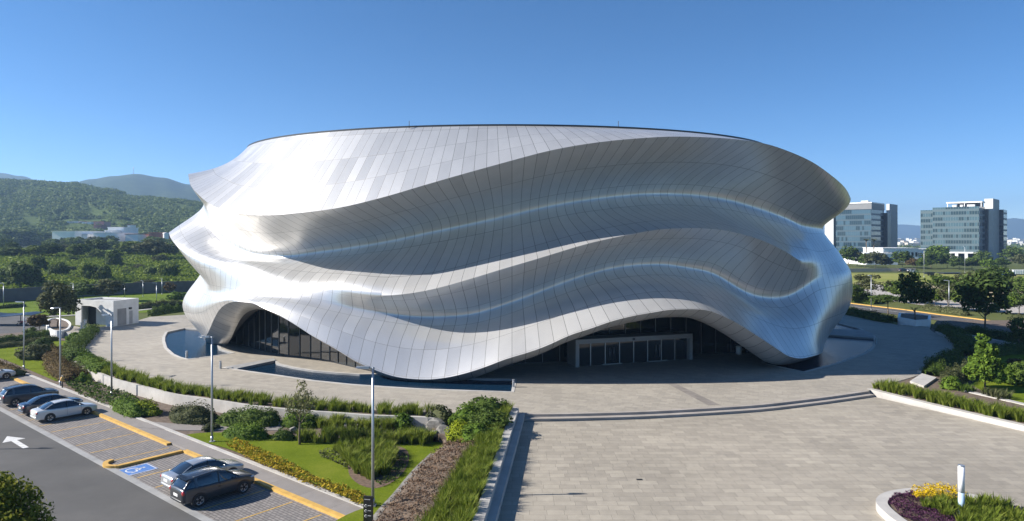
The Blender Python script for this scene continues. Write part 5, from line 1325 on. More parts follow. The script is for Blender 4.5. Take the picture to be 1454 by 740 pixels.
tag(obj('hillside_wood', np_mesh('hillside_wood', V, Fq, L_HILL)), 'scrubby green woods covering the near hill', 'woods', None, 'stuff')
rng = np.random.default_rng(5)
Cs = np.array([(X(px, Y), Y, 0.5) for px, Y in zip(rng.uniform(1150, 1560, 700), rng.uniform(560, 2200, 700)**1.0)]); sz = rng.uniform(3, 7, len(Cs))
k = np.repeat(np.arange(len(Cs)), 16); d = rng.normal(0, 1, (len(k), 3)); d[:, 2] = np.abs(d[:, 2]); d /= np.linalg.norm(d, axis=1)[:, None]
V, Fq = leaf_cards(Cs[k]+d*(sz[k])[:, None]*np.array([1.6,1.6,0.9]), d+np.array([0,0,0.4]), 3.2, rng, 1.3)
tag(obj('city_trees', np_mesh('city_trees', V, Fq, L_HILL)), 'dark tree belts among the distant city behind the offices', 'woods', None, 'stuff')
# distant city
rng = np.random.default_rng(12); n = 0; CITY = [plain('city_white', (0.62,0.62,0.60), 0.8), plain('city_grey', (0.42,0.42,0.42), 0.8), plain('city_cream', (0.55,0.50,0.42), 0.8)]
for k in range(74):
    px = rng.uniform(1274, 1308) if k % 2 else rng.uniform(1424, 1470); Y = rng.uniform(1300, 3200)
    w, d_, hh = rng.uniform(8, 26)*Y/1900, rng.uniform(10, 22), rng.uniform(5, 15)*Y/1900
    m = MB(); m.box(-w/2, w/2, 0, d_, 0, hh); o = m.build('city_building', CITY[k % 3]); o.location = (X(px, Y), Y, 0.0)
    tag(o, 'tiny pale building in the hazy distant city seen beside the offices', 'building', 'distant city buildings')
# parked things beyond the field
def far_car(px, py, paint, label, kind='sedan', rz=0.0): return car(kind, paint, 'parked_car', at(px, py, 0.0), rz, label)
# vehicles and containers
fc = far_car(1283, 386, P_GREYD, 'dark car parked at the far edge of the field', 'suv', 0.1); fc['group'] = 'vehicles beyond the field'
fc = far_car(1296, 387.5, P_WHITEC, 'white car right of the dark car beyond the field', 'suv', 0.0); fc['group'] = 'vehicles beyond the field'
def trailer(px0, px1, pyb, pyt, mat, label):
    Y = F*H/(pyb-HZ); x0, x1 = X(px0, Y), X(px1, Y); zt = Z(pyt, Y)
    r = empty('trailer', ((x0+x1)/2, Y, 0), 0, label, 'trailer', 'trailers beyond the field'); of = Vector(((x0+x1)/2, Y, 0))
    o = block('box_body', x0, x1, Y, Y+2.6, 0.9, zt, (mat, mat, mat), r); o.location = -of
    n = max(4, int((x1-x0)/0.9))
    m = MB()
    for i in range(1, n): xx = lerp(x0, x1, i/n); m.box(xx-0.06, xx+0.06, Y-0.05, Y-0.004, 0.95, zt-0.05)
    m.build('ribs', mat, r).location = -of
    m = MB(); m.box(x0+0.2, x1-0.2, Y+0.4, Y+2.2, 0.55, 0.89); m.build('chassis', M_DARKM, r).location = -of
    for xx in (x0+0.8, x1-1.6, x1-0.7):
        m = MB(); m.lathe([(0,-0.12),(0.42,-0.12),(0.42,0.12),(0,0.12)], 14); w = m.build('wheel', M_RUBBER, r); w.rotation_euler = (math.radians(90),0,0); w.location = Vector((xx, Y+0.15, 0.42))-of
trailer(1423, 1441, 394.5, 386, plain('container_blue', (0.05,0.12,0.30), 0.5), 'blue box trailer at the far edge of the field')
trailer(1439, 1475, 392.5, 383.5, M_WALLW, 'long white box trailer behind the blue trailer')
trailer(1316, 1328, 391.5, 386.5, P_NAVY, 'small dark blue box trailer beside the tall distant lamp')
low_hall(1341, 1374, 387.5, 292, 4, 'low dark shed in shade under the trees beyond the field', M_DARKM, M_DARKM, 'shed', 'shed')
wl = wall('boundary_wall', pix([(1205,386),(1262,385.5),(1300,385.5)], 0.0), -0.15, 0.15, -0.1, 1.5, plain('sandy_wall', (0.50,0.40,0.29), 0.85), label='low sandy wall along the far edge of the field', cat='wall')
# ---------------- the air
hz = MB(); hz.box(-2600, 4200, -40, 9000, -1.2, 345)
M_HAZE = bpy.data.materials.new('haze'); M_HAZE.use_nodes = True; nt = M_HAZE.node_tree; nt.nodes.clear()
pv = nt.nodes.new('ShaderNodeVolumePrincipled'); ot = nt.nodes.new('ShaderNodeOutputMaterial'); nt.links.new(pv.outputs[0], ot.inputs['Volume'])
pv.inputs['Color'].default_value = (0.42, 0.66, 1.0, 1); pv.inputs['Density'].default_value = 0.00018; pv.inputs['Anisotropy'].default_value = 0.2
ho = tag(hz.build('haze', M_HAZE), kind='stuff')
# ================================================================ planting near the hall
G = lambda lst, z: pix(lst, z)
# grass on top of the retaining wall and the strip around the left bend
gl_ = offset_line(WALLC, -0.95)
if (gl_[10]-Vector((0,99,0))).length > (Vector((WALLC[10].x,WALLC[10].y,0))-Vector((0,99,0))).length: gl_ = offset_line(WALLC, 0.95)
nW = len(WALLC); cut_a = int(nW*0.22)
grass_line('ornamental_grass', [(p.x,p.y,ZT) for p in gl_[cut_a:]], 1.5, 0.85, 1, 'long curved strip of tall green grass on top of the retaining wall', dens=5, per=56, bw=0.02)
structure(wall('soil_strip', gl_[2:], -0.8, 0.8, ZT-0.05, ZT+0.02, M_SOIL))
hedge('hedge', [(p.x,p.y,ZT) for p in catmull(G([(110,513),(104,503),(106,495),(114,488),(124,478),(131,470)], ZT), 5)], 2.2, 1.0, L_MID, 2, 'green hedge curling round the bend by the white kerb near the kiosk', leaf=0.2, dens=50)
hedge('hedge', [(p.x,p.y,ZT) for p in catmull(G([(112,507),(122,514),(135,522),(150,530)], ZT), 5)], 2.0, 0.9, L_BRIGHT, 3, 'bright green leafy hedge below the curved kerb, left end of the grass strip', leaf=0.2, dens=50)
# dark brown hedge outside the wall at the bend, shrubs down to the walk
hedge('hedge', G([(86,502),(80,512),(82,526),(95,535),(110,541)], 0.2), 2.6, 1.1, L_RUST, 4, 'dark brownish hedge outside the bend of the white wall', leaf=0.2, dens=45)
hedge('hedge', G([(92,500),(98,514),(112,527),(128,536)], 0.2), 1.6, 1.0, L_OLIVE, 44, 'dark olive hedge hugging the bend of the retaining wall', leaf=0.2, dens=45)
cover_area('ground_cover', G([(92,548),(112,537),(150,551),(186,563),(200,573),(160,580),(120,566)], 0.15), 0.7, 0.2, 5, 'green leafy ground cover between the retaining wall and the walk', L_MID, dens=42, z=0.12)
hedge('hedge', G([(112,546),(128,541)], 0.2), 1.6, 1.1, L_BRIGHT, 6, 'rounded light green shrub hedge beside the standpipe', leaf=0.18, dens=55)
hedge('hedge', G([(168,578),(185,586),(205,592)], 0.15), 1.9, 1.0, L_BRIGHT, 7, 'bright green rounded hedge beside the walk lamp', leaf=0.16, dens=60)
hedge('hedge', G([(196,582),(214,589),(230,588)], 0.15), 1.7, 0.95, L_LIME, 8, 'lime yellow hedge left of the grey-green hedge', leaf=0.16, dens=60)
hedge('hedge', G([(246,594),(262,597),(285,599),(308,600.5)], 0.15), 2.3, 1.5, L_OLIVE, 9, 'big grey-green hedge in front of the retaining wall', leaf=0.16, dens=60)
hedge('hedge', G([(309,600.5),(340,602),(372,602.5),(398,603)], 0.15), 2.2, 1.35, L_MID, 10, 'deep green hedge right of the grey-green hedge', leaf=0.17, dens=55)
hedge('hedge', G([(400,603),(430,604),(456,605)], 0.15), 1.9, 1.15, L_BRIGHT, 11, 'fresh green hedge behind the thin young tree', leaf=0.17, dens=55)
grass_line('ornamental_grass', G([(455,605),(500,606.5),(545,607.5),(562,607.5)], 0.2), 1.5, 0.95, 12, 'yellowish grass row under the low right end of the retaining wall', dens=6, per=56)
hedge('hedge', G([(318,618),(345,621),(380,622)], 0.16), 1.5, 0.95, L_BRIGHT, 13, 'bright green clipped hedge bordering the lawn under the deep green hedge', leaf=0.15, dens=65)
hedge('hedge', G([(388,622.5),(418,624)], 0.16), 1.3, 0.75, L_MID, 14, 'low green hedge stub left of the thin young tree', leaf=0.15, dens=65)
grass_line('ornamental_grass', G([(425,624),(470,625),(520,627),(575,628),(612,628)], 0.2), 1.5, 0.95, 15, 'dense green grass row behind the lawn', dens=7, per=56)
hedge('hedge', G([(288,613),(300,609),(312,606)], 0.16), 0.9, 0.5, L_OLIVE, 16, 'small olive hedge at the lawn corner beside the second lamp', leaf=0.13, dens=70)
bush('rounded_bush', at(572,607,0.3), 1.3, 0.9, L_BRIGHT, 31, 'bright green round bush at the right end of the yellowish grass row', clumps=26, per=60, leaf=0.13)
bush('rounded_bush', at(626,604,0.35), 1.7, 1.25, L_OLIVE, 32, 'pale olive round bush above the boulders', clumps=30, per=60, leaf=0.11)
# golden strip along the walk
def goldz(x, y): return 0.15
gpx = [(320,633),(334,629),(356,636),(396,655),(444,678),(494,697),(526,710),(526,722),(508,721),(450,697),(400,677),(350,654)]
cover_area('ground_cover', G(gpx, 0.15), 0.6, 0.12, 17, 'golden yellow ground cover strip between the walk and the lawn', L_YELLOW, dens=170, z=0.15)
cover_area('ground_cover', G([(452,642),(470,640),(492,652),(500,662),(490,668),(476,658),(456,652)], 0.16), 0.3, 0.12, 18, 'pale olive ground cover curling along the mulch ring in the lawn', L_OLIVE, dens=90, z=0.16)
structure(sheet('mulch_ring', catmull(G([(478,640),(500,633),(540,630),(575,637),(580,656),(566,678),(540,692),(515,690),(497,676),(492,656)], 0.17), 4, True), 0.168, plain('mulch', (0.12,0.08,0.055), 0.95, vary=0.4, scale=5)))
grass_area('ornamental_grass', G([(474,640),(505,637),(535,637),(560,641),(563,655),(550,675),(530,687),(516,684),(503,670),(490,655)], 0.17), 0.95, 19, 'oval bed of tall green grass tufts set in the lawn', dens=5.5, z=0.17, per=64, bw=0.02)
cover_area('ground_cover', G([(562,642),(578,646),(579,658),(564,684),(540,692),(532,687),(552,675),(564,657)], 0.17), 0.3, 0.1, 23, 'dark green low cover along the right side of the oval grass bed', L_MID, dens=110, z=0.17)
# withered bed and grass beside the planter wall
bedpoly = [(LB[i].x+0.2, LB[i].y) for i in range(nb)] + [(RBx[i][0]-1.0, RBx[i][1]) for i in range(nb-1, -1, -1)]
cover_area('withered_plants', [p for p in bedpoly if 24 < p[1] < 51], 0.55, 0.10, 20, 'withered brown ground plants filling the sloping bed', L_BROWN, dens=130, zf=bed_z)
structure(wall('gravel_edge', [Vector((p.x,p.y,0)) for p in catmull(LB[1:6], 4)], -0.18, 0.18, 0.05, 0.24, M_ROCK))
wl_pts = [(RBx[i][0]-0.55, RBx[i][1]) for i in range(nb)]
def wallgrass_poly():
    L_, R_ = [], []
    for i, (x, y) in enumerate(RBx):
        w = lerp(1.3, 3.0, i/(nb-1)); L_.append((x-w-0.5, y)); R_.append((x-0.62, y))
    return L_ + R_[::-1]
grass_area('ornamental_grass', wallgrass_poly(), 0.9, 22, 'tall green grass band leaning over the long planter wall', dens=7, zf=bed_z, per=64, bw=0.02)
for i, (px, py, h, r, mt_, lb_) in enumerate([
    (690,596,1.7,2.0,L_MID,'large grey-green dome shrub highest in the bed by the plaza corner'),
    (662,604,1.4,1.4,L_BRIGHT,'bright green dome shrub behind the lime one, below the terrace edge'),
    (692,617,1.5,1.9,L_MID,'broad grey-green dome shrub in the middle against the wall grass'),
    (655,622,1.5,1.25,L_LIME,'lime green dome shrub beside the boulders'),
    (676,628,1.3,1.3,L_BRIGHT,'lowest green dome shrub, right above the withered plants')]):
    q = at(px, py, 0.7); bush('dome_shrub', Vector((q.x, q.y, bed_z(q.x, q.y))), h, r, mt_, 40+i, lb_, clumps=40, per=60, leaf=0.10)
L_TREE = leaf_mat('roadside_leaves', (0.05, 0.075, 0.01), (0.13, 0.155, 0.018), (0.26, 0.26, 0.04), 0.35)
L_PALE = leaf_mat('pale_leaves', (0.07, 0.075, 0.03), (0.14, 0.145, 0.065), (0.24, 0.23, 0.12), 0.35)
# small trees on the lawns
tree('young_tree', at(425.5,631,0.17), 5.0, 1.25, L_PALE, 51, 'thin young tree with a narrow sparse crown on the lawn', trunk=0.34, clumps=34, per=26, leaf=0.10, spread=0.3)
tree('conical_tree', at(1399,553,0.97), 5.8, 2.0, L_BRIGHT, 52, 'bright green conical tree on the sunlit lawn beside the plaza', kind='cone', trunk=0.14, clumps=110, per=60, leaf=0.13, spread=0.27)
tree('bushy_tree', Vector((at(82,466,1.1).x, at(82,466,1.1).y, 1.12)), 7.4, 3.2, L_OLIVE, 53, 'bushy olive tree in the round white planter beside the kiosk', trunk=0.14, clumps=64, per=60, leaf=0.12, spread=0.3)
tree('small_tree', at(56,475,0.1), 3.6, 1.5, L_RUST, 54, 'small rusty-leaved tree in front of the white planter', trunk=0.3, clumps=26, per=56, leaf=0.2)
tree('roadside_tree', Vector((-18.9, 24.4, 0.0)), 6.75, 2.15, L_TREE, 55, 'bright green tree rising at the road in the lower left corner', trunk=0.3, clumps=170, per=80, leaf=0.055, spread=0.2)
tree('roadside_tree', Vector((-49.5, 44.5, 0.0)), 7.0, 3.0, L_MID, 56, 'green tree outside the frame casting leafy shadow on the road', trunk=0.3, clumps=60, per=50, leaf=0.12)
# left small garden
hedge('hedge', G([(-20,518),(0,524),(15,529),(25,531)], 0.15), 1.6, 0.8, L_RUST, 60, 'rust brown low hedge along the white kerb of the small lawn', leaf=0.16, dens=50)
bush('rounded_bush', at(28,533,0.15), 0.8, 0.7, L_OLIVE, 61, 'small olive bush at the end of the rust brown hedge', clumps=20, per=40, leaf=0.2)
bush('spreading_bush', at(50,509,0.15), 1.9, 2.3, L_OLIVE, 62, 'spreading olive bush in the middle of the small lawn', clumps=40, per=50, leaf=0.12)
bush('rounded_bush', at(60,499,0.15), 2.0, 1.6, L_DARK, 63, 'dark bush behind the spreading olive bush', clumps=30, per=50, leaf=0.14)
hedge('hedge', G([(-20,490),(20,484),(60,478),(100,474),(108,474)], 0.15), 1.5, 0.9, L_MID, 64, 'long clipped green hedge along the far edge of the small lawn', leaf=0.2, dens=40)
hedge('hedge', G([(-20,496),(20,492),(55,486),(84,483)], 0.15), 1.3, 0.7, L_OLIVE, 65, 'second lower hedge just inside the long clipped hedge', leaf=0.2, dens=40)
bush('rounded_bush', at(104,485,0.3), 1.4, 1.3, L_BRIGHT, 66, 'bright bush at the lawn corner near the hedge bend', clumps=24, per=40, leaf=0.16)
bush('rounded_bush', at(44,474,0.1), 1.1, 1.0, L_DARK, 67, 'small dark bush beside the rusty-leaved tree', clumps=20, per=40, leaf=0.2)
hedge('hedge', G([(212,449.5),(232,446),(262,442)], ZT-0.3), 2.4, 1.6, L_MID, 68, 'green hedge between terrace and lawns, touching the hall', leaf=0.25, dens=30)
hedge('hedge', G([(193,439),(220,437),(262,433.5)], 0.0), 2.2, 1.4, L_OLIVE, 69, 'olive hedge row behind the green hedge near the hall', leaf=0.28, dens=26)
hedge('hedge', G([(-30,440),(20,437),(36,435)], 0.0), 1.6, 0.8, L_DARK, 70, 'low dark hedge on the far lawn below the block wall', leaf=0.28, dens=20)
bush('rounded_bush', at(250,425,0.0), 2.2, 2.6, L_BRIGHT, 71, 'bright bush by the block wall, touching the hall outline', clumps=30, per=40, leaf=0.18)
for i, (px, py, h, r, mt_, lb_) in enumerate([(118,430,5.2,4.0,L_DARK,'dark round tree right of the bushy planter tree, by the block wall'),(154,428,5.6,4.2,L_OLIVE,'olive tree behind the kiosk at the block wall'),(241,419,3.5,1.8,L_RUST,'small rusty tree by the block wall near the hall')]):
    tree('small_tree', at(px,py,0.0), h, r, mt_, 72+i, lb_, trunk=0.2, clumps=36, per=40, leaf=0.17)
# right hand garden
rg = offset_line(RK, 1.5)
grass_line('ornamental_grass', [(p.x,p.y,0.98) for p in rg], 1.7, 0.95, 80, 'long green grass bed behind the pale curved plaza wall', dens=6.5, per=56, bw=0.02)
hedge('hedge', G([(1320,534),(1333,528),(1347,521),(1356,513)], 1.0), 2.4, 1.5, L_MID, 81, 'mid green hedge beside the curved kerb in front of the conical tree', leaf=0.15, dens=60)
hedge('hedge', G([(1344,549),(1356,541),(1375,535),(1392,531)], 1.0), 1.9, 1.4, L_OLIVE, 82, 'olive hedge running towards the conical tree', leaf=0.15, dens=60)
bush('rounded_bush', at(1352,552,1.0), 1.3, 1.1, L_BRIGHT, 83, 'light green rounded bush at the tip of the olive hedge', clumps=26, per=50, leaf=0.13)
bush('rounded_bush', at(1434,541,1.0), 1.9, 2.3, L_BRIGHT, 84, 'bright clipped bush right of the conical tree', clumps=36, per=60, leaf=0.11)
bush('rounded_bush', at(1462,545,1.0), 2.2, 2.4, L_MID, 85, 'green bush cut by the picture edge beside the bright clipped bush', clumps=36, per=60, leaf=0.11)
bush('flowering_bush', at(1443,520,1.0), 1.0, 0.9, L_RUST, 86, 'small reddish bush behind the bright clipped bush', clumps=22, per=40, leaf=0.16)
for i, (px, py, lb_) in enumerate([(1408,562,'dry tawny grass tuft in front of the conical tree'),(1422,566,'tawny grass tuft at the lawn edge, second from the conical tree'),(1372,556,'pale grass tuft left of the conical tree trunk')]):
    q = at(px, py, 0.97); V, Fq = blades(np.array([[q.x+dx, q.y+dy, 0.97] for dx in (-0.5,0,0.5) for dy in (-0.3,0.3)]), 0.8, np.random.default_rng(90+i), per=40)
    tag(obj('grass_tuft', np_mesh('grass_tuft', V, Fq, L_OLIVE if i < 2 else L_BRIGHT, nper=3)), lb_, 'grass tuft')
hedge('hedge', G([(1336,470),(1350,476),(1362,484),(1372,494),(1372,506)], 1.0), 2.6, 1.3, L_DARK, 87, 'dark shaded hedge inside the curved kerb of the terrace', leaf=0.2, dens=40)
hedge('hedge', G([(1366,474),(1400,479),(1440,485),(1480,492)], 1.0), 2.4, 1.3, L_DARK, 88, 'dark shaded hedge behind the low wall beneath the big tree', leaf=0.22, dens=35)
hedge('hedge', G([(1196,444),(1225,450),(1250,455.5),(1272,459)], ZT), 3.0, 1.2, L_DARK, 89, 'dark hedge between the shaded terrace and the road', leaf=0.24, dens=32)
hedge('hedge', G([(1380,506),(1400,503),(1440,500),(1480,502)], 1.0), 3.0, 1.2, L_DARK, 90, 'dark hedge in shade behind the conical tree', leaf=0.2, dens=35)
def far_tree(px, py, h, r, mt_, seed, lb_, z=0.0, **kw):
    tree('garden_tree', at(px, py, z), h, r, mt_, seed, lb_, group='trees along the road beside the hall', **dict(dict(trunk=0.25, clumps=50, per=45, leaf=0.13), **kw))
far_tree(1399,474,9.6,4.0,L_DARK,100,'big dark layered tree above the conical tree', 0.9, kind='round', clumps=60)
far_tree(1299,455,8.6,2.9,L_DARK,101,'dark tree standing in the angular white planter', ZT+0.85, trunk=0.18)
far_tree(1261,447,4.6,3.4,L_DARK,102,'low spreading dark tree left of the white planter', 0.3, kind='flat', trunk=0.5)
far_tree(1232,424,6.8,4.2,L_OLIVE,103,'airy olive tree across the road close to the hall', 0.0, clumps=34)
far_tree(1280,430,5.5,3.4,L_MID,104,'green tree across the road behind the planter tree')
far_tree(1346,440,6.4,2.6,L_OLIVE,105,'sparse olive tree behind the verge lamp', 0.0, clumps=26)
far_tree(1327,437,4.2,2.2,L_BRIGHT,106,'bright small tree left of the verge lamp')
far_tree(1366,442,6.2,2.9,L_MID,107,'mid green tree touching the big dark tree on its left')
far_tree(1391,431,8.0,4.2,L_OLIVE,108,'wide olive tree rising behind the big dark tree', 0.0)
far_tree(1429,446,4.2,2.3,L_BRIGHT,109,'bright lime tree right of the big dark tree')
far_tree(1447,447,5.0,2.6,L_MID,110,'green tree at the picture edge right of the lime tree')
far_tree(1447,497,4.4,1.5,L_DARK,111,'slim dark tree in shade at the picture edge', 0.9)
hedge('hedge', G([(1196,427),(1212,428),(1230,430),(1244,432)], 0.0), 3.4, 2.6, L_MID, 112, 'bushy green hedge across the road next to the hall', leaf=0.3, dens=22)
hedge('hedge', G([(1312,439),(1340,443),(1375,448)], 0.0), 2.2, 1.2, L_OLIVE, 113, 'olive verge hedge along the yellow kerb', leaf=0.26, dens=24)
hedge('hedge', G([(1432,455),(1454,458),(1490,463)], 0.0), 2.4, 1.4, L_OLIVE, 114, 'olive verge hedge at the right end of the yellow kerb', leaf=0.26, dens=24)
for i, (px, py, h, r, mt_, lb_) in enumerate([(1306,432,6.0,3.0,L_OLIVE,'airy olive tree right of the planter tree, across the road'),(1339,425,6.5,3.6,L_MID,'broad green tree beyond the gravel path, left of the verge lamp top'),
    (1377,424,7.0,4.0,L_OLIVE,'olive tree at the field edge left of the wide olive tree'),(1412,420,8.5,4.8,L_MID,'tallest green tree at the field edge above the lime tree'),(1440,428,5.5,3.6,L_OLIVE,'olive tree at the field edge near the picture border'),
    (1268,424,5.0,3.2,L_OLIVE,'low olive tree across the road above the low dark tree'),(1210,430,4.6,3.0,L_MID,'green shrub-like tree nearest the hall across the road'),(1461,430,7.0,4.0,L_MID,'green tree cut by the picture border beyond the gravel path')]):
    far_tree(px, py, h, r, mt_, 180+i, lb_)
# flower bed
FBP = [(p.x, p.y) for p in FBI]
cover_area('purple_flowers', [(19.7,34.3),(20.0,36.0),(21.0,37.1),(22.2,37.4),(21.7,35.6),(22.2,33.8),(22.9,32),(20.7,31.6),(19.8,32.8)], 0.4, 0.075, 120, 'deep purple foliage filling the left side of the round planter', L_PURPLE, dens=420, z=0.92, cat='flowers')
cover_area('purple_flowers', [(25.3,36.5),(26.4,34.9),(26.8,33.2),(26.2,31.5),(25.4,33.5),(25.2,35.3)], 0.4, 0.075, 121, 'deep purple foliage at the right rim of the round planter', L_PURPLE, dens=420, z=0.92, cat='flowers')
cover_area('yellow_flowers', [(21.5,36.0),(22.0,37.3),(23.3,37.75),(24.7,37.3),(24.3,36.1),(22.6,35.7)], 0.85, 0.075, 122, 'bright yellow flowers along the back of the round planter', L_FLOWER, dens=520, z=0.95, cat='flowers')
grass_area('ornamental_grass', [(21.6,35.8),(22.6,35.7),(24.2,36.0),(25.3,36.5),(25.8,34.5),(25.4,32),(23,31),(22.0,33.2),(21.5,35.0)], 0.68, 123, 'green grass tufts in the middle of the round planter', dens=9, z=0.93, per=46, bw=0.022, spread=0.3)
# ---------------- meadow bushes and trees behind the wall
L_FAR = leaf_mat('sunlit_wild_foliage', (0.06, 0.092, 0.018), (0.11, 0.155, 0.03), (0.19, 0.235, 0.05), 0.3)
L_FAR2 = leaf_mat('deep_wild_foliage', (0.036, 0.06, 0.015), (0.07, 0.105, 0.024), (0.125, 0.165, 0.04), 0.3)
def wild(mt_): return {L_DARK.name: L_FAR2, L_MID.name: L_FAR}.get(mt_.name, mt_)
def mz(px, py):
    """point on the meadow seen at px, py"""
    Y = 160.0
    for Y in np.arange(150, 560, 1.0):
        x = X(px, Y)
        if Z(py, Y) <= meadow_z(x, Y): break
    return Vector((X(px, Y), Y, meadow_z(X(px, Y), Y)))
low = [(30,404,24,27,L_DARK),(56,385,11,19,L_DARK),(82,391,13,15,L_DARK),(126,398,11,21,L_MID),(146,399,12,21,L_DARK),(163,378,12,20,L_DARK),(140,366,13,10,L_MID),(100,386,9,8,L_OLIVE),
       (216,392,12,13,L_MID),(240,394,15,18,L_MID),(228,372,10,9,L_OLIVE),(180,388,8,6,L_MID),(8,402,16,20,L_DARK),(104,371,7,6,L_DARK),(198,382,8,6,L_OLIVE)]
low.sort()
for i, (px, py, hw, hh, mt_) in enumerate(low):
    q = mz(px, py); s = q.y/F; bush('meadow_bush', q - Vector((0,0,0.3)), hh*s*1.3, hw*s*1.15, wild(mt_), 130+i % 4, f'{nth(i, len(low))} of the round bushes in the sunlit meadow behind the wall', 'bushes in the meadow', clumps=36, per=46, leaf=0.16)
back = [(3,352,14,16,L_DARK),(30,349,26,24,L_DARK),(33,341,10,14,L_DARK),(62,341,12,20,L_MID),(50,364,16,14,L_MID),(12,364,16,12,L_DARK),(70,364,14,18,L_DARK),(88,360,14,12,L_OLIVE),(86,350,8,8,L_DARK),(107,350,18,18,L_OLIVE),(129,346,11,16,L_DARK),
        (112,366,14,18,L_MID),(135,362,16,20,L_DARK),(148,352,12,16,L_MID),(165,343,12,17,L_DARK),(158,356,16,14,L_MID),(183,362,17,18,L_MID),(198,343,10,10,L_DARK),(186,349,20,12,L_OLIVE),(215,368,22,24,L_OLIVE),(204,351,15,13,L_MID),(226,352,14,14,L_MID),(240,362,13,14,L_OLIVE),(255,355,14,16,L_MID)]
back.sort()
for i, (px, py, hw, hh, mt_) in enumerate(back):
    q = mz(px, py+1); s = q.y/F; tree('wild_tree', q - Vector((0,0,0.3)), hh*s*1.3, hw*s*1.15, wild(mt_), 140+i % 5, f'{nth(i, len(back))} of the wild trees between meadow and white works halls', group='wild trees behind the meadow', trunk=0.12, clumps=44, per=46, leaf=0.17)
mpoly = [(X(px, Y), Y) for px, Y in ((-60,172),(60,184),(140,196),(200,208),(300,212),(300,330),(-60,330))]
L_HERB = leaf_mat('meadow_herbs', (0.085, 0.13, 0.014), (0.165, 0.22, 0.024), (0.26, 0.31, 0.045), 0.3)
cover_area('meadow_herbs', mpoly, 1.1, 0.75, 200, 'tall green weeds covering the meadow', L_HERB, dens=2.6, zf=meadow_z, cat='meadow', lumps=0.8)
r9 = random.Random(9)
for k in range(62):
    px = r9.uniform(-20, 285) if k < 44 else r9.uniform(70, 160); py = (r9.choice((343, 346, 349, 352, 356, 361)) if k < 44 else 348) + r9.uniform(-2, 2); q = mz(px, py) if k < 44 else Vector((X(px, 440+k % 7*3), 440+k % 7*3, meadow_z(X(px, 440), 440)+1.0)); s = q.y/F
    tree('thicket_tree', q - Vector((0,0,0.4)), r9.uniform(13, 20)*s, r9.uniform(9, 17)*s, r9.choice((L_FAR2, L_FAR, L_FAR, L_OLIVE)), 140+k % 5, 'smaller wild tree filling the dense green thicket behind the meadow', group='thicket trees', trunk=0.1, clumps=44, per=46, leaf=0.17)
for k in range(64):
    px = r9.uniform(-10, 262); py = r9.uniform(378, 402); q = mz(px, py); s = q.y/F
    bush('low_scrub', q - Vector((0,0,0.3)), r9.uniform(3, 6)*s, r9.uniform(5, 13)*s, r9.choice((L_MID, L_BRIGHT, L_OLIVE)), 130+k % 4, 'low leafy scrub patch growing in the sunlit meadow', 'scrub patches in the meadow', clumps=36, per=46, leaf=0.16)
tree('cypress', Vector((X(87.5,690), 690, 22)), 21, 2.3, L_DARK, 150, 'single dark pointed cypress on the lower hillside', kind='cone', trunk=0.06, clumps=60, per=40, leaf=0.3)
# ---------------- tree row in front of the offices
row = [(1205,378,12,30,L_MID),(1217,378,9,22,L_OLIVE),(1228,380,9,20,L_MID),(1243,381,15,24,L_OLIVE),(1258,381,9,16,L_OLIVE),(1281,380,14,25,L_MID),(1297,381,11,14,L_RUST),(1312,382,10,16,L_MID),(1322,381,14,24,L_MID),(1331,374,16,26,L_BRIGHT),(1345,381,14,22,L_DARK),
       (1362,383,13,18,L_DARK),(1380,383,12,18,L_MID),(1395,378,12,22,L_MID),(1404,384,11,16,L_BRIGHT),(1422,383,11,18,L_MID),(1436,372,14,22,L_MID),(1452,380,14,20,L_OLIVE),(1468,378,14,22,L_DARK)]
for i, (px, py, hw, hh, mt_) in enumerate(row):
    q = at(px, py, 0.0); s = q.y/F; tree('row_tree', q, hh*s*1.05, hw*s*1.05, mt_, 160+i % 5, f'{nth(i, len(row))} of the tree row between field and offices', group='tree row before the offices', trunk=0.16, clumps=44, per=46, leaf=0.17)
for px, py, lb_ in ((1230,372,'slender palm below the left glass office, first of two'),(1240.5,372,'slender palm right of its twin below the left office')):
    Yp = 430.0; t = empty('palm_tree', (X(px,Yp), Yp, 0), 0, lb_, 'palm tree', 'palms by the office'); m = MB(); m.tube([(0,0,0),(0.2,0,7),(0,0,14)], [0.4,0.3,0.25], 7); m.build('trunk', M_BARK, t)
    V, Fq = blades(np.array([[0,0,13.6]]*1), 2.6, np.random.default_rng(3), per=60, spread=0.3, bw=0.35, lean=1.2); obj('crown', np_mesh('crown', V, Fq, L_OLIVE, nper=3), t)
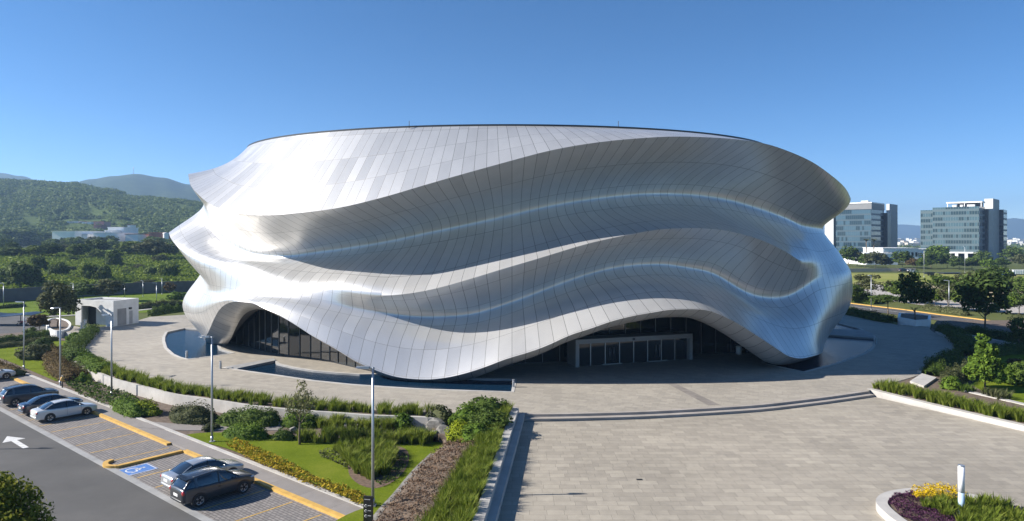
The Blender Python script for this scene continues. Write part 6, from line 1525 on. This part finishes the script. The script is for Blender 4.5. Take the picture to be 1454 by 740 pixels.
# ================================================================ camera, sun, sky
cam = bpy.data.cameras.new('camera'); cam.sensor_width = 36.0; cam.sensor_fit = 'HORIZONTAL'
cam.lens = 36.0*F/1454.0
cam.shift_y = -(370.0-HZ)/1454.0
cam.clip_start = 0.5; cam.clip_end = 20000
co = link(bpy.data.objects.new('camera', cam)); co.location = (0, 0, H); co.rotation_euler = (math.radians(90), 0, 0)
SC.camera = co
SUN_EL, SUN_AZ = math.radians(31.4), math.radians(-93.0)    # azimuth clockwise from +Y: the sun stands to the left
sd = Vector((math.sin(SUN_AZ)*math.cos(SUN_EL), math.cos(SUN_AZ)*math.cos(SUN_EL), math.sin(SUN_EL)))
sun = bpy.data.lights.new('sun', 'SUN'); sun.energy = 5.0; sun.angle = math.radians(0.5); sun.color = (1.0, 0.94, 0.86)
so = link(bpy.data.objects.new('sun', sun)); so.rotation_euler = (-sd).to_track_quat('-Z', 'Y').to_euler(); so.location = (-60, 20, 80)
W = bpy.data.worlds.new('World'); SC.world = W; W.use_nodes = True
wt = W.node_tree; bg = wt.nodes['Background']
sky = wt.nodes.new('ShaderNodeTexSky'); sky.sky_type = 'NISHITA'; sky.sun_disc = False
sky.sun_elevation = SUN_EL; sky.sun_rotation = SUN_AZ % (2*math.pi); sky.altitude = 2000; sky.air_density = 0.7; sky.dust_density = 0.0; sky.ozone_density = 2.0
hs_ = wt.nodes.new('ShaderNodeHueSaturation'); hs_.inputs['Saturation'].default_value = 1.26
wt.links.new(sky.outputs[0], hs_.inputs['Color']); wt.links.new(hs_.outputs[0], bg.inputs[0]); bg.inputs[1].default_value = 0.078
SC.view_settings.view_transform = 'Standard'; SC.view_settings.look = 'None'; SC.view_settings.gamma = 1; SC.view_settings.use_curve_mapping = False
SC.view_settings.exposure = 1.1
SC.render.engine = 'CYCLES'
SC.cycles.use_denoising = True
SC.cycles.max_bounces = 8; SC.cycles.diffuse_bounces = 3; SC.cycles.glossy_bounces = 4; SC.cycles.volume_bounces = 0
SC.cycles.sample_clamp_indirect = 6.0
